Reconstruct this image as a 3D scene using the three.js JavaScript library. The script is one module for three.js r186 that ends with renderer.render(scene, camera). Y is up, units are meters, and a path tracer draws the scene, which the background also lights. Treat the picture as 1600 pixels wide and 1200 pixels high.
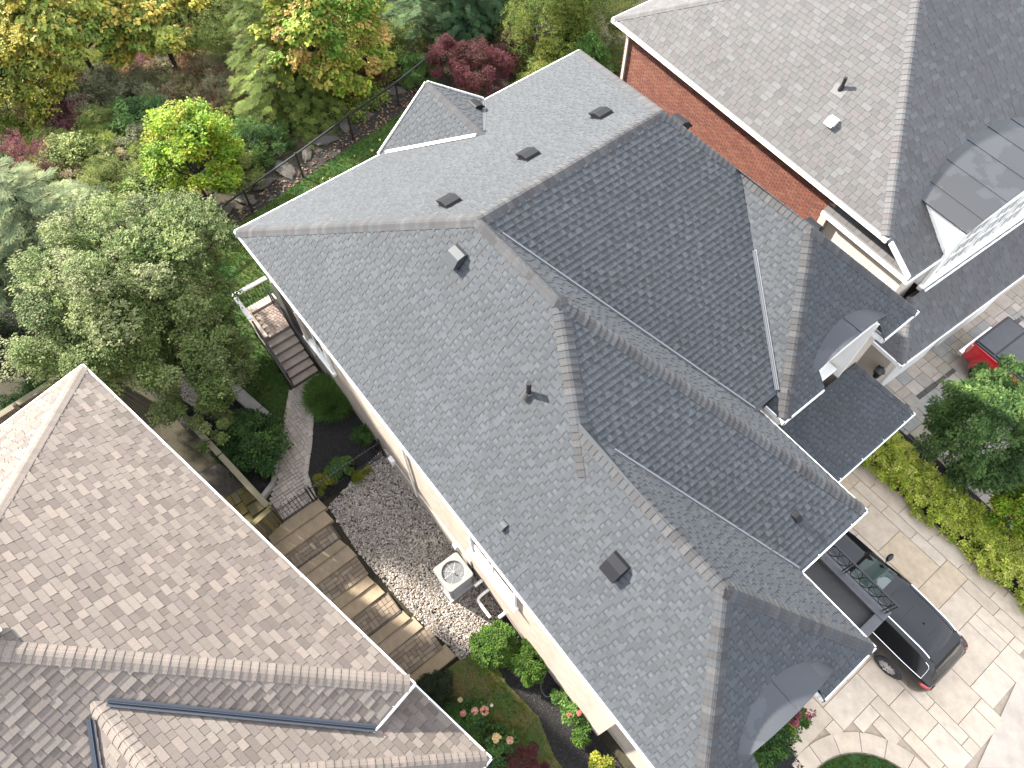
import * as THREE from 'three';
import { mergeGeometries, mergeVertices, toCreasedNormals } from 'three/addons/utils/BufferGeometryUtils.js';
import { RoundedBoxGeometry } from 'three/addons/geometries/RoundedBoxGeometry.js';

// ---------------------------------------------------------------- camera, sky, sun, exposure
// World: metres, y up, +z towards the street along the middle house, +x across it. The drone hovers over the origin.
const scene = new THREE.Scene();
const lerp = (a, b, t) => a + (b - a) * t;
const V3 = (x, y, z) => new THREE.Vector3(x, y, z);
const HEAD = 38.2 * Math.PI / 180, PITCH = 60.46 * Math.PI / 180;
const camera = new THREE.PerspectiveCamera(2 * Math.atan(600 / 1134) * 180 / Math.PI, 4 / 3, 0.1, 400);
camera.position.set(0, 21.5, 0);
camera.up.set(0, 1, 0);
camera.lookAt(Math.cos(PITCH) * Math.sin(HEAD), 21.5 - Math.sin(PITCH), -Math.cos(PITCH) * Math.cos(HEAD));
scene.add(camera);

const SUN_DIR = V3(-0.31, 0.545, -0.79).normalize();
{
  const w = 128, h = 64, d = new Float32Array(w * h * 4);
  for (let j = 0; j < h; j++) for (let i = 0; i < w; i++) {
    const el = (j + 0.5) / h * Math.PI - Math.PI / 2, az = (i + 0.5) / w * 2 * Math.PI - Math.PI;
    const t = Math.max(0, Math.sin(el)), k = 0.72;
    const cl = 0.5 + 0.5 * Math.sin(az * 3 + Math.sin(el * 5) * 2) * Math.sin(el * 9 + az * 2);
    const hz = 0.75 * Math.pow(1 - t, 2.2), c = 0.25 + 0.5 * cl * (1 - 0.4 * hz);
    const r = (0.40 + 0.38 * hz) * (1 - c) + 0.86 * c, g = (0.47 + 0.33 * hz) * (1 - c) + 0.87 * c, b = (0.60 + 0.20 * hz) * (1 - c) + 0.89 * c;
    const o = (j * w + i) * 4, below = el < 0 ? 0.12 : lerp(0.55, 1, Math.min(1, t * 4));
    d[o] = r * k * below; d[o + 1] = g * k * below; d[o + 2] = b * k * below; d[o + 3] = 1;
  }
  const sky = new THREE.DataTexture(d, w, h, THREE.RGBAFormat, THREE.FloatType);
  sky.mapping = THREE.EquirectangularReflectionMapping; sky.magFilter = sky.minFilter = THREE.LinearFilter; sky.wrapS = THREE.RepeatWrapping; sky.needsUpdate = true;
  scene.background = sky; scene.environment = sky;
}
const sun = new THREE.DirectionalLight(new THREE.Color(1.0, 0.93, 0.82), 3.85);
sun.position.copy(SUN_DIR).multiplyScalar(70).add(V3(6, 0, -6)); sun.target.position.set(6, 0, -6);
sun.castShadow = true; sun.shadow.radius = 3.5; sun.shadow.mapSize.set(4096, 4096);
Object.assign(sun.shadow.camera, { left: -32, right: 32, top: 32, bottom: -32, near: 1, far: 160 });
scene.add(sun, sun.target);

const renderer = new THREE.WebGLRenderer({ antialias: true });
renderer.toneMapping = THREE.LinearToneMapping; renderer.toneMappingExposure = 7.0;
renderer.shadowMap.enabled = true; renderer.setSize(1024, 768);

// ---------------------------------------------------------------- helpers
function rng(s) { let a = s >>> 0; return () => { a = (a + 0x6D2B79F5) | 0; let t = Math.imul(a ^ (a >>> 15), 1 | a); t = (t + Math.imul(t ^ (t >>> 7), 61 | t)) ^ t; return ((t ^ (t >>> 14)) >>> 0) / 4294967296; }; }
const rnd = rng(77);
const used = {};
function numbered(n) { const k = used[n] = (used[n] ?? -1) + 1; return k ? n + '_' + String(k).padStart(3, '0') : n; }
function shade(o) { o.castShadow = true; o.receiveShadow = true; return o; }
function tag(o, label, category, group, kind) { if (label) o.userData.label = label; if (category) o.userData.category = category; if (group) o.userData.group = group; if (kind) o.userData.kind = kind; return o; }
function thing(name, label, category, p = [0, 0, 0], turn = 0, group) {
  const o = new THREE.Group(); o.name = numbered(name); o.position.set(...p); o.rotation.y = turn; scene.add(o);
  return tag(o, label, category, group);
}
function mesh(name, geo, mat, parent = scene, kind) {
  const m = shade(new THREE.Mesh(Array.isArray(geo) ? merge(geo) : geo, mat)); m.name = parent === scene ? numbered(name) : name; parent.add(m);
  if (kind) m.userData.kind = kind;
  return m;
}
function merge(list) {
  list = list.map(g => { g = g.index ? g.toNonIndexed() : g; for (const k of Object.keys(g.attributes)) if (!['position', 'normal', 'uv', 'color'].includes(k)) g.deleteAttribute(k); return g; });
  const col = list.some(g => g.attributes.color);
  for (const g of list) {
    if (!g.attributes.normal) g.computeVertexNormals();
    const n = g.attributes.position.count;
    if (!g.attributes.uv) { const p = g.attributes.position, u = new Float32Array(n * 2); for (let i = 0; i < n; i++) { u[2 * i] = p.getX(i) + p.getY(i); u[2 * i + 1] = p.getZ(i) + p.getY(i); } g.setAttribute('uv', new THREE.BufferAttribute(u, 2)); }
    if (col && !g.attributes.color) g.setAttribute('color', new THREE.BufferAttribute(new Float32Array(n * 3).fill(1), 3));
  }
  return mergeGeometries(list, false);
}
function box(x0, x1, y0, y1, z0, z1) { const g = new THREE.BoxGeometry(x1 - x0, y1 - y0, z1 - z0); g.translate((x0 + x1) / 2, (y0 + y1) / 2, (z0 + z1) / 2); worldUV(g); return g; }
function rbox(x0, x1, y0, y1, z0, z1, r = 0.01, seg = 1) { const g = new RoundedBoxGeometry(x1 - x0, y1 - y0, z1 - z0, seg, r); g.translate((x0 + x1) / 2, (y0 + y1) / 2, (z0 + z1) / 2); worldUV(g); return g; }
function worldUV(g) {
  const p = g.attributes.position, n = g.attributes.normal, u = new Float32Array(p.count * 2);
  for (let i = 0; i < p.count; i++) {
    const ax = Math.abs(n.getX(i)), ay = Math.abs(n.getY(i)), az = Math.abs(n.getZ(i));
    const [a, b] = ay >= ax && ay >= az ? [p.getX(i), p.getZ(i)] : ax > az ? [p.getZ(i), p.getY(i)] : [p.getX(i), p.getY(i)];
    u[2 * i] = a; u[2 * i + 1] = b;
  }
  g.setAttribute('uv', new THREE.BufferAttribute(u, 2)); return g;
}
// a bar of rectangular section from a to b
function bar(a, b, w, h = w) {
  const A = V3(...a), B = V3(...b), d = B.clone().sub(A), L = d.length(); const g = new THREE.BoxGeometry(w, h, L); worldUV(g);
  const m = new THREE.Matrix4().lookAt(B, A, Math.abs(d.y) > 0.98 * L ? V3(1, 0, 0) : V3(0, 1, 0)); m.setPosition(A.add(B).multiplyScalar(0.5)); g.applyMatrix4(m); return g;
}
function tube(pts, r, seg = 24, rad = 6) { return new THREE.TubeGeometry(new THREE.CatmullRomCurve3(pts.map(p => V3(...p))), seg, r, rad, false); }
function rod(a, b, r0, r1 = r0, seg = 8) {
  const A = V3(...a), B = V3(...b), d = B.clone().sub(A); const g = new THREE.CylinderGeometry(r1, r0, d.length(), seg);
  g.applyQuaternion(new THREE.Quaternion().setFromUnitVectors(V3(0, 1, 0), d.clone().normalize())); g.translate(...A.add(B).multiplyScalar(0.5).toArray()); return g;
}
// flat polygon in space, triangulated in its own plane (normal made to point up or along 'want')
function polyGeo(pts, want = V3(0, 1, 0), uvs = 1) {
  const P = pts.map(p => V3(...p)), n = V3(0, 0, 0);
  for (let i = 0; i < P.length; i++) { const a = P[i], b = P[(i + 1) % P.length]; n.x += (a.y - b.y) * (a.z + b.z); n.y += (a.z - b.z) * (a.x + b.x); n.z += (a.x - b.x) * (a.y + b.y); }
  n.normalize(); if (n.dot(want) < 0) n.negate();
  const e = Math.abs(n.y) > 0.999 ? V3(1, 0, 0) : V3(0, 1, 0).cross(n).normalize(), s = n.clone().cross(e);
  const c2 = P.map(p => new THREE.Vector2(p.dot(e), p.dot(s)));
  const tris = THREE.ShapeUtils.triangulateShape(c2, []), pos = [], nor = [], uv = [];
  for (const t of tris) {
    let [a, b, c] = t; const cr = P[b].clone().sub(P[a]).cross(P[c].clone().sub(P[a])); if (cr.dot(n) < 0) [b, c] = [c, b];
    for (const i of [a, b, c]) { pos.push(P[i].x, P[i].y, P[i].z); nor.push(n.x, n.y, n.z); uv.push(c2[i].x * uvs, c2[i].y * uvs); }
  }
  const g = new THREE.BufferGeometry(); g.setAttribute('position', new THREE.Float32BufferAttribute(pos, 3)); g.setAttribute('normal', new THREE.Float32BufferAttribute(nor, 3)); g.setAttribute('uv', new THREE.Float32BufferAttribute(uv, 2)); return g;
}
// upright prism over a plan outline [[x, z], ...]
function prismY(out, y0, y1, bevel = 0) {
  const s = new THREE.Shape(out.map(([x, z]) => new THREE.Vector2(x, -z)));
  const g = new THREE.ExtrudeGeometry(s, { depth: y1 - y0 - 2 * bevel, bevelEnabled: bevel > 0, bevelSize: bevel, bevelThickness: bevel, bevelOffset: -bevel, bevelSegments: 1, curveSegments: 4 });
  g.rotateX(-Math.PI / 2); g.translate(0, y0 + bevel, 0); worldUV(g); return g;
}

// ---------------------------------------------------------------- procedural textures
function noiseTex(seed, size, cells, gain, f, srgb = false) {   // tileable value noise; f(v, x, y, rand) -> [r, g, b] 0..1
  const r = rng(seed), d = new Uint8Array(size * size * 4), layers = cells.map(c => ({ c, v: Float32Array.from({ length: c * c }, () => r()) }));
  for (let y = 0; y < size; y++) for (let x = 0; x < size; x++) {
    let v = 0, tot = 0, amp = 1;
    for (const { c, v: g } of layers) {
      const fx = x / size * c, fy = y / size * c, i = Math.floor(fx), j = Math.floor(fy); let u = fx - i, w = fy - j; u = u * u * (3 - 2 * u); w = w * w * (3 - 2 * w);
      const at = (a, b) => g[((b + c) % c) * c + (a + c) % c];
      v += amp * lerp(lerp(at(i, j), at(i + 1, j), u), lerp(at(i, j + 1), at(i + 1, j + 1), u), w); tot += amp; amp *= gain;
    }
    const q = f(v / tot, x, y, r()), o = (y * size + x) * 4;
    for (let k = 0; k < 3; k++) d[o + k] = Math.max(0, Math.min(255, q[k] * 255));
    d[o + 3] = 255;
  }
  const t = new THREE.DataTexture(d, size, size, THREE.RGBAFormat); t.wrapS = t.wrapT = THREE.RepeatWrapping; t.magFilter = THREE.LinearFilter; t.minFilter = THREE.LinearMipmapLinearFilter; t.generateMipmaps = true;
  if (srgb) t.colorSpace = THREE.SRGBColorSpace;
  t.needsUpdate = true; return t;
}
function rep(t, s) { const c = t.clone(); c.repeat.set(s, s); c.needsUpdate = true; return c; }
const grainTex = noiseTex(1, 256, [16, 64, 128], 0.8, (v, x, y, r) => { const k = 0.52 + 0.62 * (v - 0.5) + 0.34 * r; return [k, k, k]; });
const mottleTex = noiseTex(2, 256, [4, 9, 24, 70], 0.65, (v, x, y, r) => { const k = 0.86 + 0.5 * (v - 0.5) + 0.06 * (r - 0.5); return [k, k * 0.99, k * 0.97]; });
const stuccoTex = noiseTex(3, 256, [5, 40, 120], 0.7, (v, x, y, r) => { const k = 0.9 + 0.2 * (v - 0.5) + 0.08 * (r - 0.5); return [k, k, k]; });
const lawnTex = noiseTex(4, 256, [3, 8, 30, 110], 0.8, (v, x, y, r) => { const k = Math.max(0, Math.min(1, (v - 0.35) * 2.6)); return [lerp(0.36, 0.95, k) + 0.25 * (r - 0.5), 0.82 + 0.3 * (r - 0.5), lerp(0.5, 0.8, k)]; });
const soilTex = noiseTex(5, 256, [6, 30, 90], 0.9, (v, x, y, r) => { const k = 0.4 + 0.7 * (v - 0.5) + 0.55 * r * r; return [k, k, k]; });
const metalTex = noiseTex(6, 256, [4, 7, 18, 60], 0.6, (v) => { const k = v > 0.53 ? 1.0 : v > 0.5 ? lerp(0.72, 1.0, (v - 0.5) / 0.03) : 0.72; return [k * 0.98, k, k * 1.0]; });
const litterTex = noiseTex(8, 256, [4, 12, 40, 128], 0.9, (v, x, y, r) => { const k = 0.35 + 1.0 * (v - 0.4) + 0.4 * r; return [k * 1.0, k * (0.82 + 0.2 * r), k * 0.62]; });

const C = (r, g, b) => new THREE.Color().setRGB(r, g, b);
const std = (color, rough = 0.9, o = {}) => new THREE.MeshStandardMaterial({ color: Array.isArray(color) ? C(...color) : color, roughness: rough, side: THREE.DoubleSide, ...o });
const whiteMat = std([0.74, 0.73, 0.70], 0.55, { map: rep(stuccoTex, 0.5) });
const creamMat = std([0.42, 0.375, 0.32], 0.8, { map: rep(stuccoTex, 0.6), bumpMap: rep(stuccoTex, 3), bumpScale: 0.002 });
const stoneWallMat = std([0.36, 0.305, 0.265], 0.85, { map: rep(mottleTex, 0.7), bumpMap: rep(stuccoTex, 2), bumpScale: 0.004 });
const glassMat = new THREE.MeshPhysicalMaterial({ color: C(0.018, 0.02, 0.022), roughness: 0.06, metalness: 0, clearcoat: 0.6, clearcoatRoughness: 0.03 });
const blackMetal = std([0.018, 0.018, 0.02], 0.42, { metalness: 0.35 });
const ventMat = new THREE.MeshPhysicalMaterial({ color: C(0.0085, 0.009, 0.011), roughness: 0.6, specularIntensity: 0.35, side: THREE.DoubleSide });
const darkMat = std([0.02, 0.02, 0.02], 0.9);
const flashMat = std([0.12, 0.124, 0.136], 0.5, { metalness: 0.25 });

// ---------------------------------------------------------------- roofing
// every course of a roof plane is laid as separate wedge-shaped pieces; the 300 that show largest become parts of their own
const wedgeGeo = (() => {   // x 0..1 along the eave, y 0..1 thickness, z 0 (butt) .. -1 (up the slope); thin at the head
  const t = 0.12, A = [[0, 0, 0], [1, 0, 0], [1, 1, 0], [0, 1, 0], [0, t, -1], [1, t, -1], [0, 0, -1], [1, 0, -1]];
  const F = [[0, 1, 2, 3], [3, 2, 5, 4], [0, 3, 4, 6], [1, 7, 5, 2]], pos = [], uv = [];
  for (const f of F) for (const i of [f[0], f[1], f[2], f[0], f[2], f[3]]) { pos.push(...A[i]); uv.push(A[i][0], -A[i][2] + A[i][1] * 0.05); }
  const g = new THREE.BufferGeometry(); g.setAttribute('position', new THREE.Float32BufferAttribute(pos, 3)); g.setAttribute('uv', new THREE.Float32BufferAttribute(uv, 2)); g.computeVertexNormals(); return g;
})();
const CAM = V3(0, 21.5, 0);
class Roofing {
  constructor(style, seed) { this.s = style; this.r = rng(seed); this.pieces = []; this.caps = []; this.decks = []; }
  mats() {
    return this._m ??= this.s.pal.map(c => std(c, 0.95, { map: rep(grainTex, 2), bumpMap: rep(grainTex, 3), bumpScale: 0.0015 }));
  }
  plane(pts, inset = 0.09, want) {
    const s = this.s, r = this.r, P = pts.map(p => V3(...p)), n = V3(0, 0, 0);
    for (let i = 0; i < P.length; i++) { const a = P[i], b = P[(i + 1) % P.length]; n.x += (a.y - b.y) * (a.z + b.z); n.y += (a.z - b.z) * (a.x + b.x); n.z += (a.x - b.x) * (a.y + b.y); }
    n.normalize(); if (n.y < 0) n.negate();
    const e = V3(0, 1, 0).cross(n).normalize(), u = n.clone().cross(e).normalize();
    this.decks.push(polyGeo(pts.map(p => [p[0] - n.x * 0.012, p[1] - n.y * 0.012, p[2] - n.z * 0.012])));
    const q = P.map(p => [p.dot(e), p.dot(u)]), h0 = P[0].dot(n), b0 = Math.min(...q.map(p => p[1])) + inset, b1 = Math.max(...q.map(p => p[1]));
    const at = (a, b) => e.clone().multiplyScalar(a).addScaledVector(u, b).addScaledVector(n, h0);
    const cut = b => { const xs = []; for (let i = 0; i < q.length; i++) { const [ax, ay] = q[i], [bx, by] = q[(i + 1) % q.length]; if ((ay <= b) !== (by <= b)) xs.push(ax + (bx - ax) * (b - ay) / (by - ay)); } return xs.sort((x, y) => x - y); };
    const ex = s.exposure, rows = Math.ceil((b1 - b0) / ex);
    for (let k = 0; k < rows; k++) {
      const lo = b0 + k * ex, hi = Math.min(b1 - 0.002, lo + ex); if (hi - lo < 0.01) continue;
      let A = cut(lo + 1e-4), B = cut(hi - 1e-4); const M = cut((lo + hi) / 2);
      if (A.length !== B.length) { if (A.length !== M.length) A = M; if (B.length !== M.length) B = M; }
      for (let j = 0; j + 1 < Math.min(A.length, B.length); j += 2) {
        const l = Math.max(A[j], B[j]), rr = Math.min(A[j + 1], B[j + 1]);
        const put = (x0, x1, x0t, x1t, t, c, band) => this.pieces.push({ e, u, n, at, lo, hi: hi + (band ? 0 : 0.006), x0, x1, x0t, x1t, t, c, band, rect: x0 === x0t && x1 === x1t });
        if (rr - l < 0.05) { put(A[j], A[j + 1], B[j], B[j + 1], s.thin, this.pick('tab')); continue; }
        if (Math.abs(A[j] - B[j]) > 1e-3) put(A[j], l, B[j], l, s.thin, this.pick('tab'));
        if (Math.abs(A[j + 1] - B[j + 1]) > 1e-3) put(rr, A[j + 1], rr, B[j + 1], s.thin, this.pick('tab'));
        let x = l, tab = r() < 0.5;
        while (x < rr - 1e-4) {
          let w = tab ? lerp(...s.tabW, r()) : lerp(...s.gapW, r()); if (rr - x - w < 0.06) w = rr - x;
          const g = s.joint, xe = Math.min(rr, x + w);
          if (tab) put(x + g / 2, xe - g / 2, x + g / 2, xe - g / 2, s.thick * lerp(0.85, 1.2, r()), this.pick('tab'));
          else {
            put(x + g / 2, xe - g / 2, x + g / 2, xe - g / 2, s.thin, this.pick('gap'));
            if (s.band) this.pieces.push({ e, u, n, at, lo: lerp(lo, hi, 0.62), hi, x0: x, x1: xe, x0t: x, x1t: xe, t: s.thin * 0.75, c: s.band, band: true, rect: true });
          }
          x = xe; tab = !tab;
        }
      }
    }
    return { n, e, u };
  }
  pick(k) { const o = this.s[k]; return o[Math.floor(this.r() * o.length)]; }
  // folded caps along a hip or ridge from a (low) to b (high); na, nb the normals of the two planes
  hip(a, b, na, nb, w = 0.185, skipEnd = 0) {
    const A = V3(...a), B = V3(...b), d = B.clone().sub(A); if (d.y > 0.3) A.addScaledVector(d.clone().normalize(), 0.13); d.copy(B).sub(A); const L = d.length() - skipEnd; d.normalize();
    const sa = na.clone().cross(d).normalize(), sb = nb.clone().cross(d).normalize(), up = na.clone().add(nb).normalize();
    if (sa.dot(nb) > 0) sa.negate(); if (sb.dot(na) > 0) sb.negate();
    const ex = this.s.exposure, N = Math.round(L / ex);
    for (let i = 0; i < N; i++) this.caps.push({ o: A.clone().addScaledVector(d, i * L / N), d, sa, sb, na, nb, up, len: L / N + 0.01, w: w * lerp(0.97, 1.03, this.r()), c: this.pick('cap'), t: lerp(0.009, 0.014, this.r()) });
  }
  capGeo(c) {
    const q = (s, n, off, k, t) => c.o.clone().addScaledVector(c.d, k * c.len).addScaledVector(s, off).addScaledVector(n, t);
    const top = (k, t) => c.o.clone().addScaledVector(c.d, k * c.len).addScaledVector(c.up, t + 0.008);
    const pos = [], uv = [], t0 = c.t + 0.010, t1 = 0.010;
    const quad = (a, b, d, e) => { for (const p of [a, b, d, a, d, e]) pos.push(p.x, p.y, p.z); uv.push(0, 0, 0.3, 0, 0.3, 0.3, 0, 0, 0.3, 0.3, 0, 0.3); };
    const h = 0.55;   // rounded over the hip by an extra fold
    const Lf0 = q(c.sa, c.na, c.w, 0, t0), Lf1 = q(c.sa, c.na, c.w, 1, t1), R0 = q(c.sb, c.nb, c.w, 0, t0), R1 = q(c.sb, c.nb, c.w, 1, t1);
    const Lm0 = q(c.sa, c.na, 0.03, 0, t0 + 0.004), Lm1 = q(c.sa, c.na, 0.03, 1, t1 + 0.004), Rm0 = q(c.sb, c.nb, 0.03, 0, t0 + 0.004), Rm1 = q(c.sb, c.nb, 0.03, 1, t1 + 0.004);
    const Lb = q(c.sa, c.na, c.w, 0, 0), Rb = q(c.sb, c.nb, c.w, 0, 0), Mb = c.o.clone(), Lb1 = q(c.sa, c.na, c.w, 1, 0), Rb1 = q(c.sb, c.nb, c.w, 1, 0);
    quad(Lf0, Lm0, Lm1, Lf1); quad(Lm0, Rm0, Rm1, Lm1); quad(Rm0, R0, R1, Rm1);
    quad(Lb, Mb, Lm0, Lf0); quad(Mb, Rb, R0, Rm0); quad(Mb, Rm0, Lm0, Mb); quad(Lb1, Lb, Lf0, Lf1); quad(Rb, Rb1, R1, R0);
    const g = new THREE.BufferGeometry(); g.setAttribute('position', new THREE.Float32BufferAttribute(pos, 3)); g.setAttribute('uv', new THREE.Float32BufferAttribute(uv, 2)); g.computeVertexNormals(); return g;
  }
  build(house, deckName = 'roof', own = 300, ownCaps = 300) {
    const deck = mesh(deckName, this.decks, std(this.s.pal[0], 0.95), house), M = this.mats(), inv = new THREE.Matrix4();
    const cand = this.pieces.filter(p => p.rect && !p.band);
    for (const p of cand) { const c = p.at((p.x0 + p.x1) / 2, (p.lo + p.hi) / 2), v = CAM.clone().sub(c), D = v.length(); p.inView = inFrame(c); p.score = p.inView ? (p.x1 - p.x0) * Math.max(0, v.dot(p.n)) / D / D / D : 0; }
    cand.sort((a, b) => b.score - a.score);
    const single = new Set(cand.slice(0, own));
    for (const p of single) {
      const m = shade(new THREE.Mesh(wedgeGeo, M[p.c])); m.name = 'shingle';
      m.position.copy(p.at(p.x0, p.lo)); m.quaternion.setFromRotationMatrix(new THREE.Matrix4().makeBasis(p.e, p.n, p.u.clone().negate())); m.scale.set(p.x1 - p.x0, p.t, p.hi - p.lo); deck.add(m);
    }
    const pos = [], nor = [], uv = [], col = [], pal = this.s.pal, wear = noiseField(71);
    for (const p of this.pieces) if (!single.has(p)) {
      const t1 = p.band ? p.t : p.t * 0.12, f0 = p.at(p.x0, p.lo), fade = 0.91 + 0.11 * wear(f0.x * 0.55 + f0.y, f0.z * 0.55) + 0.07 * wear(f0.x * 2.3, f0.z * 2.3 + f0.y), c = pal[p.c].map(v => v * fade);
      const a = p.at(p.x0, p.lo), b = p.at(p.x1, p.lo), d = p.at(p.x1t, p.hi), e = p.at(p.x0t, p.hi), up = (v, t) => v.clone().addScaledVector(p.n, t);
      const A = up(a, p.t), B = up(b, p.t), D = up(d, t1), E = up(e, t1);
      const u0 = this.r() * 7, v0 = this.r() * 7;
      const quad = (x, y, z, w) => {
        const n = y.clone().sub(x).cross(z.clone().sub(x)); if (n.lengthSq() < 1e-14) n.copy(w.clone().sub(z).cross(x.clone().sub(z))); n.normalize();
        for (const q of [x, y, z, x, z, w]) { pos.push(q.x, q.y, q.z); nor.push(n.x, n.y, n.z); uv.push(u0 + q.dot(p.e) / 0.3 * 1, v0 + q.dot(p.u) / 0.15); col.push(...c); }
      };
      quad(A, B, D, E); if (!p.band) { quad(a, b, B, A); quad(e, a, A, E); quad(b, d, D, B); }
    }
    const g = new THREE.BufferGeometry();
    g.setAttribute('position', new THREE.Float32BufferAttribute(pos, 3)); g.setAttribute('normal', new THREE.Float32BufferAttribute(nor, 3)); g.setAttribute('uv', new THREE.Float32BufferAttribute(uv, 2)); g.setAttribute('color', new THREE.Float32BufferAttribute(col, 3));
    mesh('shingle_courses', g, std(0xffffff, 0.95, { vertexColors: true, map: rep(grainTex, 2), bumpMap: rep(grainTex, 3), bumpScale: 0.0015 }), deck, 'stuff');
    for (const c of this.caps) { const v = CAM.clone().sub(c.o); c.score = inFrame(c.o) ? Math.max(0.1, v.dot(c.up) / v.length()) / v.lengthSq() : 0; }
    this.caps.sort((a, b) => b.score - a.score);
    this.caps.slice(0, ownCaps).forEach(c => mesh('ridge_cap', this.capGeo(c), M[c.c], deck));
    const rest = this.caps.slice(ownCaps);
    if (rest.length) {
      const gs = rest.map(c => { const q = this.capGeo(c), k = q.attributes.position.count, a = new Float32Array(k * 3); for (let i = 0; i < k; i++) a.set(pal[c.c], 3 * i); q.setAttribute('color', new THREE.BufferAttribute(a, 3)); return q; });
      mesh('ridge_cap_run', gs, std(0xffffff, 0.95, { vertexColors: true, map: rep(grainTex, 2) }), deck, 'stuff');
    }
    return deck;
  }
}
camera.updateMatrixWorld(); camera.aspect = 4 / 3; camera.updateProjectionMatrix();
function inFrame(p) { const q = p.clone().project(camera); return Math.abs(q.x) < 1.02 && Math.abs(q.y) < 1.02 && q.z < 1; }
// open valley: a bent metal strip from a to b lying just over both planes
function valley(house, a, b, na, nb, w, mat, lift = 0.02) {
  const A = V3(...a), B = V3(...b), d = B.clone().sub(A).normalize();
  const sa = na.clone().cross(d).normalize(), sb = nb.clone().cross(d).normalize(); if (sa.dot(nb) < 0) sa.negate(); if (sb.dot(na) < 0) sb.negate();
  const up = na.clone().add(nb).normalize().multiplyScalar(lift), p = (o, s, k) => o.clone().addScaledVector(s, k).add(up).toArray();
  const rib = up.clone().normalize().multiplyScalar(0.02);
  const g = [polyGeo([p(A, sa, 0), p(B, sa, 0), p(B, sa, w), p(A, sa, w)]), polyGeo([p(A, sb, 0), p(B, sb, 0), p(B, sb, w), p(A, sb, w)]), bar(A.clone().add(up).add(rib).toArray(), B.clone().add(up).add(rib).toArray(), 0.012, 0.03)];
  return mesh('valley_flashing', g, mat, house);
}
// white eaves gutter: outer lip along a-b, 'out' points away from the house; the run is one part, its hangers sub-parts
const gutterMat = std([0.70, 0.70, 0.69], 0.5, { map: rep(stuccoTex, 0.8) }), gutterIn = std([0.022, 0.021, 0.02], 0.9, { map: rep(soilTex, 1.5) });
function gutter(house, a, b, out, y, o = {}) {
  const A = V3(a[0], y, a[1]), B = V3(b[0], y, b[1]), d = B.clone().sub(A), L = d.length(); d.normalize(); const O = V3(out[0], 0, out[1]).normalize();
  const w = o.w ?? 0.125, run = (k, y0, t, h) => bar(A.clone().addScaledVector(O, k).add(V3(0, y0, 0)).toArray(), B.clone().addScaledVector(O, k).add(V3(0, y0, 0)).toArray(), t, h);
  const m = mesh('gutter', [run(-0.010, -0.055, 0.020, 0.13), run(-0.016, 0.012, 0.032, 0.008), run(-w / 2 - 0.005, -0.125, w - 0.012, 0.010), run(-w + 0.004, -0.05, 0.008, 0.14), bar(A.clone().addScaledVector(O, -w / 2).add(V3(0, -0.06, 0)).addScaledVector(d, 0.004).toArray(), A.clone().addScaledVector(O, -w / 2).add(V3(0, -0.06, 0)).addScaledVector(d, -0.004).toArray(), w - 0.03, 0.12), bar(B.clone().addScaledVector(O, -w / 2).add(V3(0, -0.06, 0)).addScaledVector(d, 0.004).toArray(), B.clone().addScaledVector(O, -w / 2).add(V3(0, -0.06, 0)).addScaledVector(d, -0.004).toArray(), w - 0.03, 0.12)], gutterMat, house);
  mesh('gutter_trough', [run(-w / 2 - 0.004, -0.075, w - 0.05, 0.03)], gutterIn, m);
  const N = Math.max(1, Math.round(L / 0.95)); 
  if (!o.bare) for (let i = 0; i < N; i++) { const p = A.clone().addScaledVector(d, (i + 0.5) * L / N); mesh('gutter_hanger', bar(p.clone().addScaledVector(O, -0.03).add(V3(0, 0.014, 0)).toArray(), p.clone().addScaledVector(O, -w - 0.05).add(V3(0, 0.014, 0)).toArray(), 0.022, 0.008), gutterMat, m); }
  return m;
}
// low slant-back roof vent standing on a plane (p on the plane, n its normal, u up the slope)
function roofVent(house, p, F, o = {}) {
  const w = (o.w ?? 0.44) * 0.9, l = (o.l ?? 0.46) * 0.9, h = (o.h ?? 0.17) * 0.88, g = new THREE.Group(); g.name = 'roof_vent'; house.add(g);
  g.position.copy(V3(...p)).addScaledVector(F.n, 0.012); g.quaternion.setFromRotationMatrix(new THREE.Matrix4().makeBasis(F.e, F.n, F.u.clone().negate()));
  if (o.turn) g.rotateY(o.turn);
  mesh('vent_flange', rbox(-w / 2 - 0.015, w / 2 + 0.015, 0, 0.008, -l / 2 - 0.02, l / 2 + 0.01, 0.003), o.flange ?? ventMat, g);
  const s = new THREE.Shape([[-l / 2, 0.01], [-l / 2 + 0.02, h * 0.45], [-l * 0.05, h], [l / 2 + 0.03, h * 0.86], [l / 2 + 0.03, h * 0.70], [l / 2 - 0.03, h * 0.62], [l / 2 - 0.06, 0.01]].map(q => new THREE.Vector2(...q)));
  const hood = new THREE.ExtrudeGeometry(s, { depth: w - 0.02, bevelEnabled: true, bevelSize: 0.008, bevelThickness: 0.008, bevelSegments: 1 }); hood.translate(0, 0, -(w - 0.02) / 2); hood.rotateY(-Math.PI / 2);
  mesh('vent_hood', hood, o.mat ?? ventMat, g);
  mesh('vent_louvre', [0, 1, 2].map(i => box(-w / 2 + 0.03, w / 2 - 0.03, h * (0.14 + 0.17 * i), h * (0.22 + 0.17 * i), l / 2 - 0.05, l / 2 - 0.02 + 0.012 * i)), o.louvre ?? flashMat, g);
  return g;
}
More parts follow.
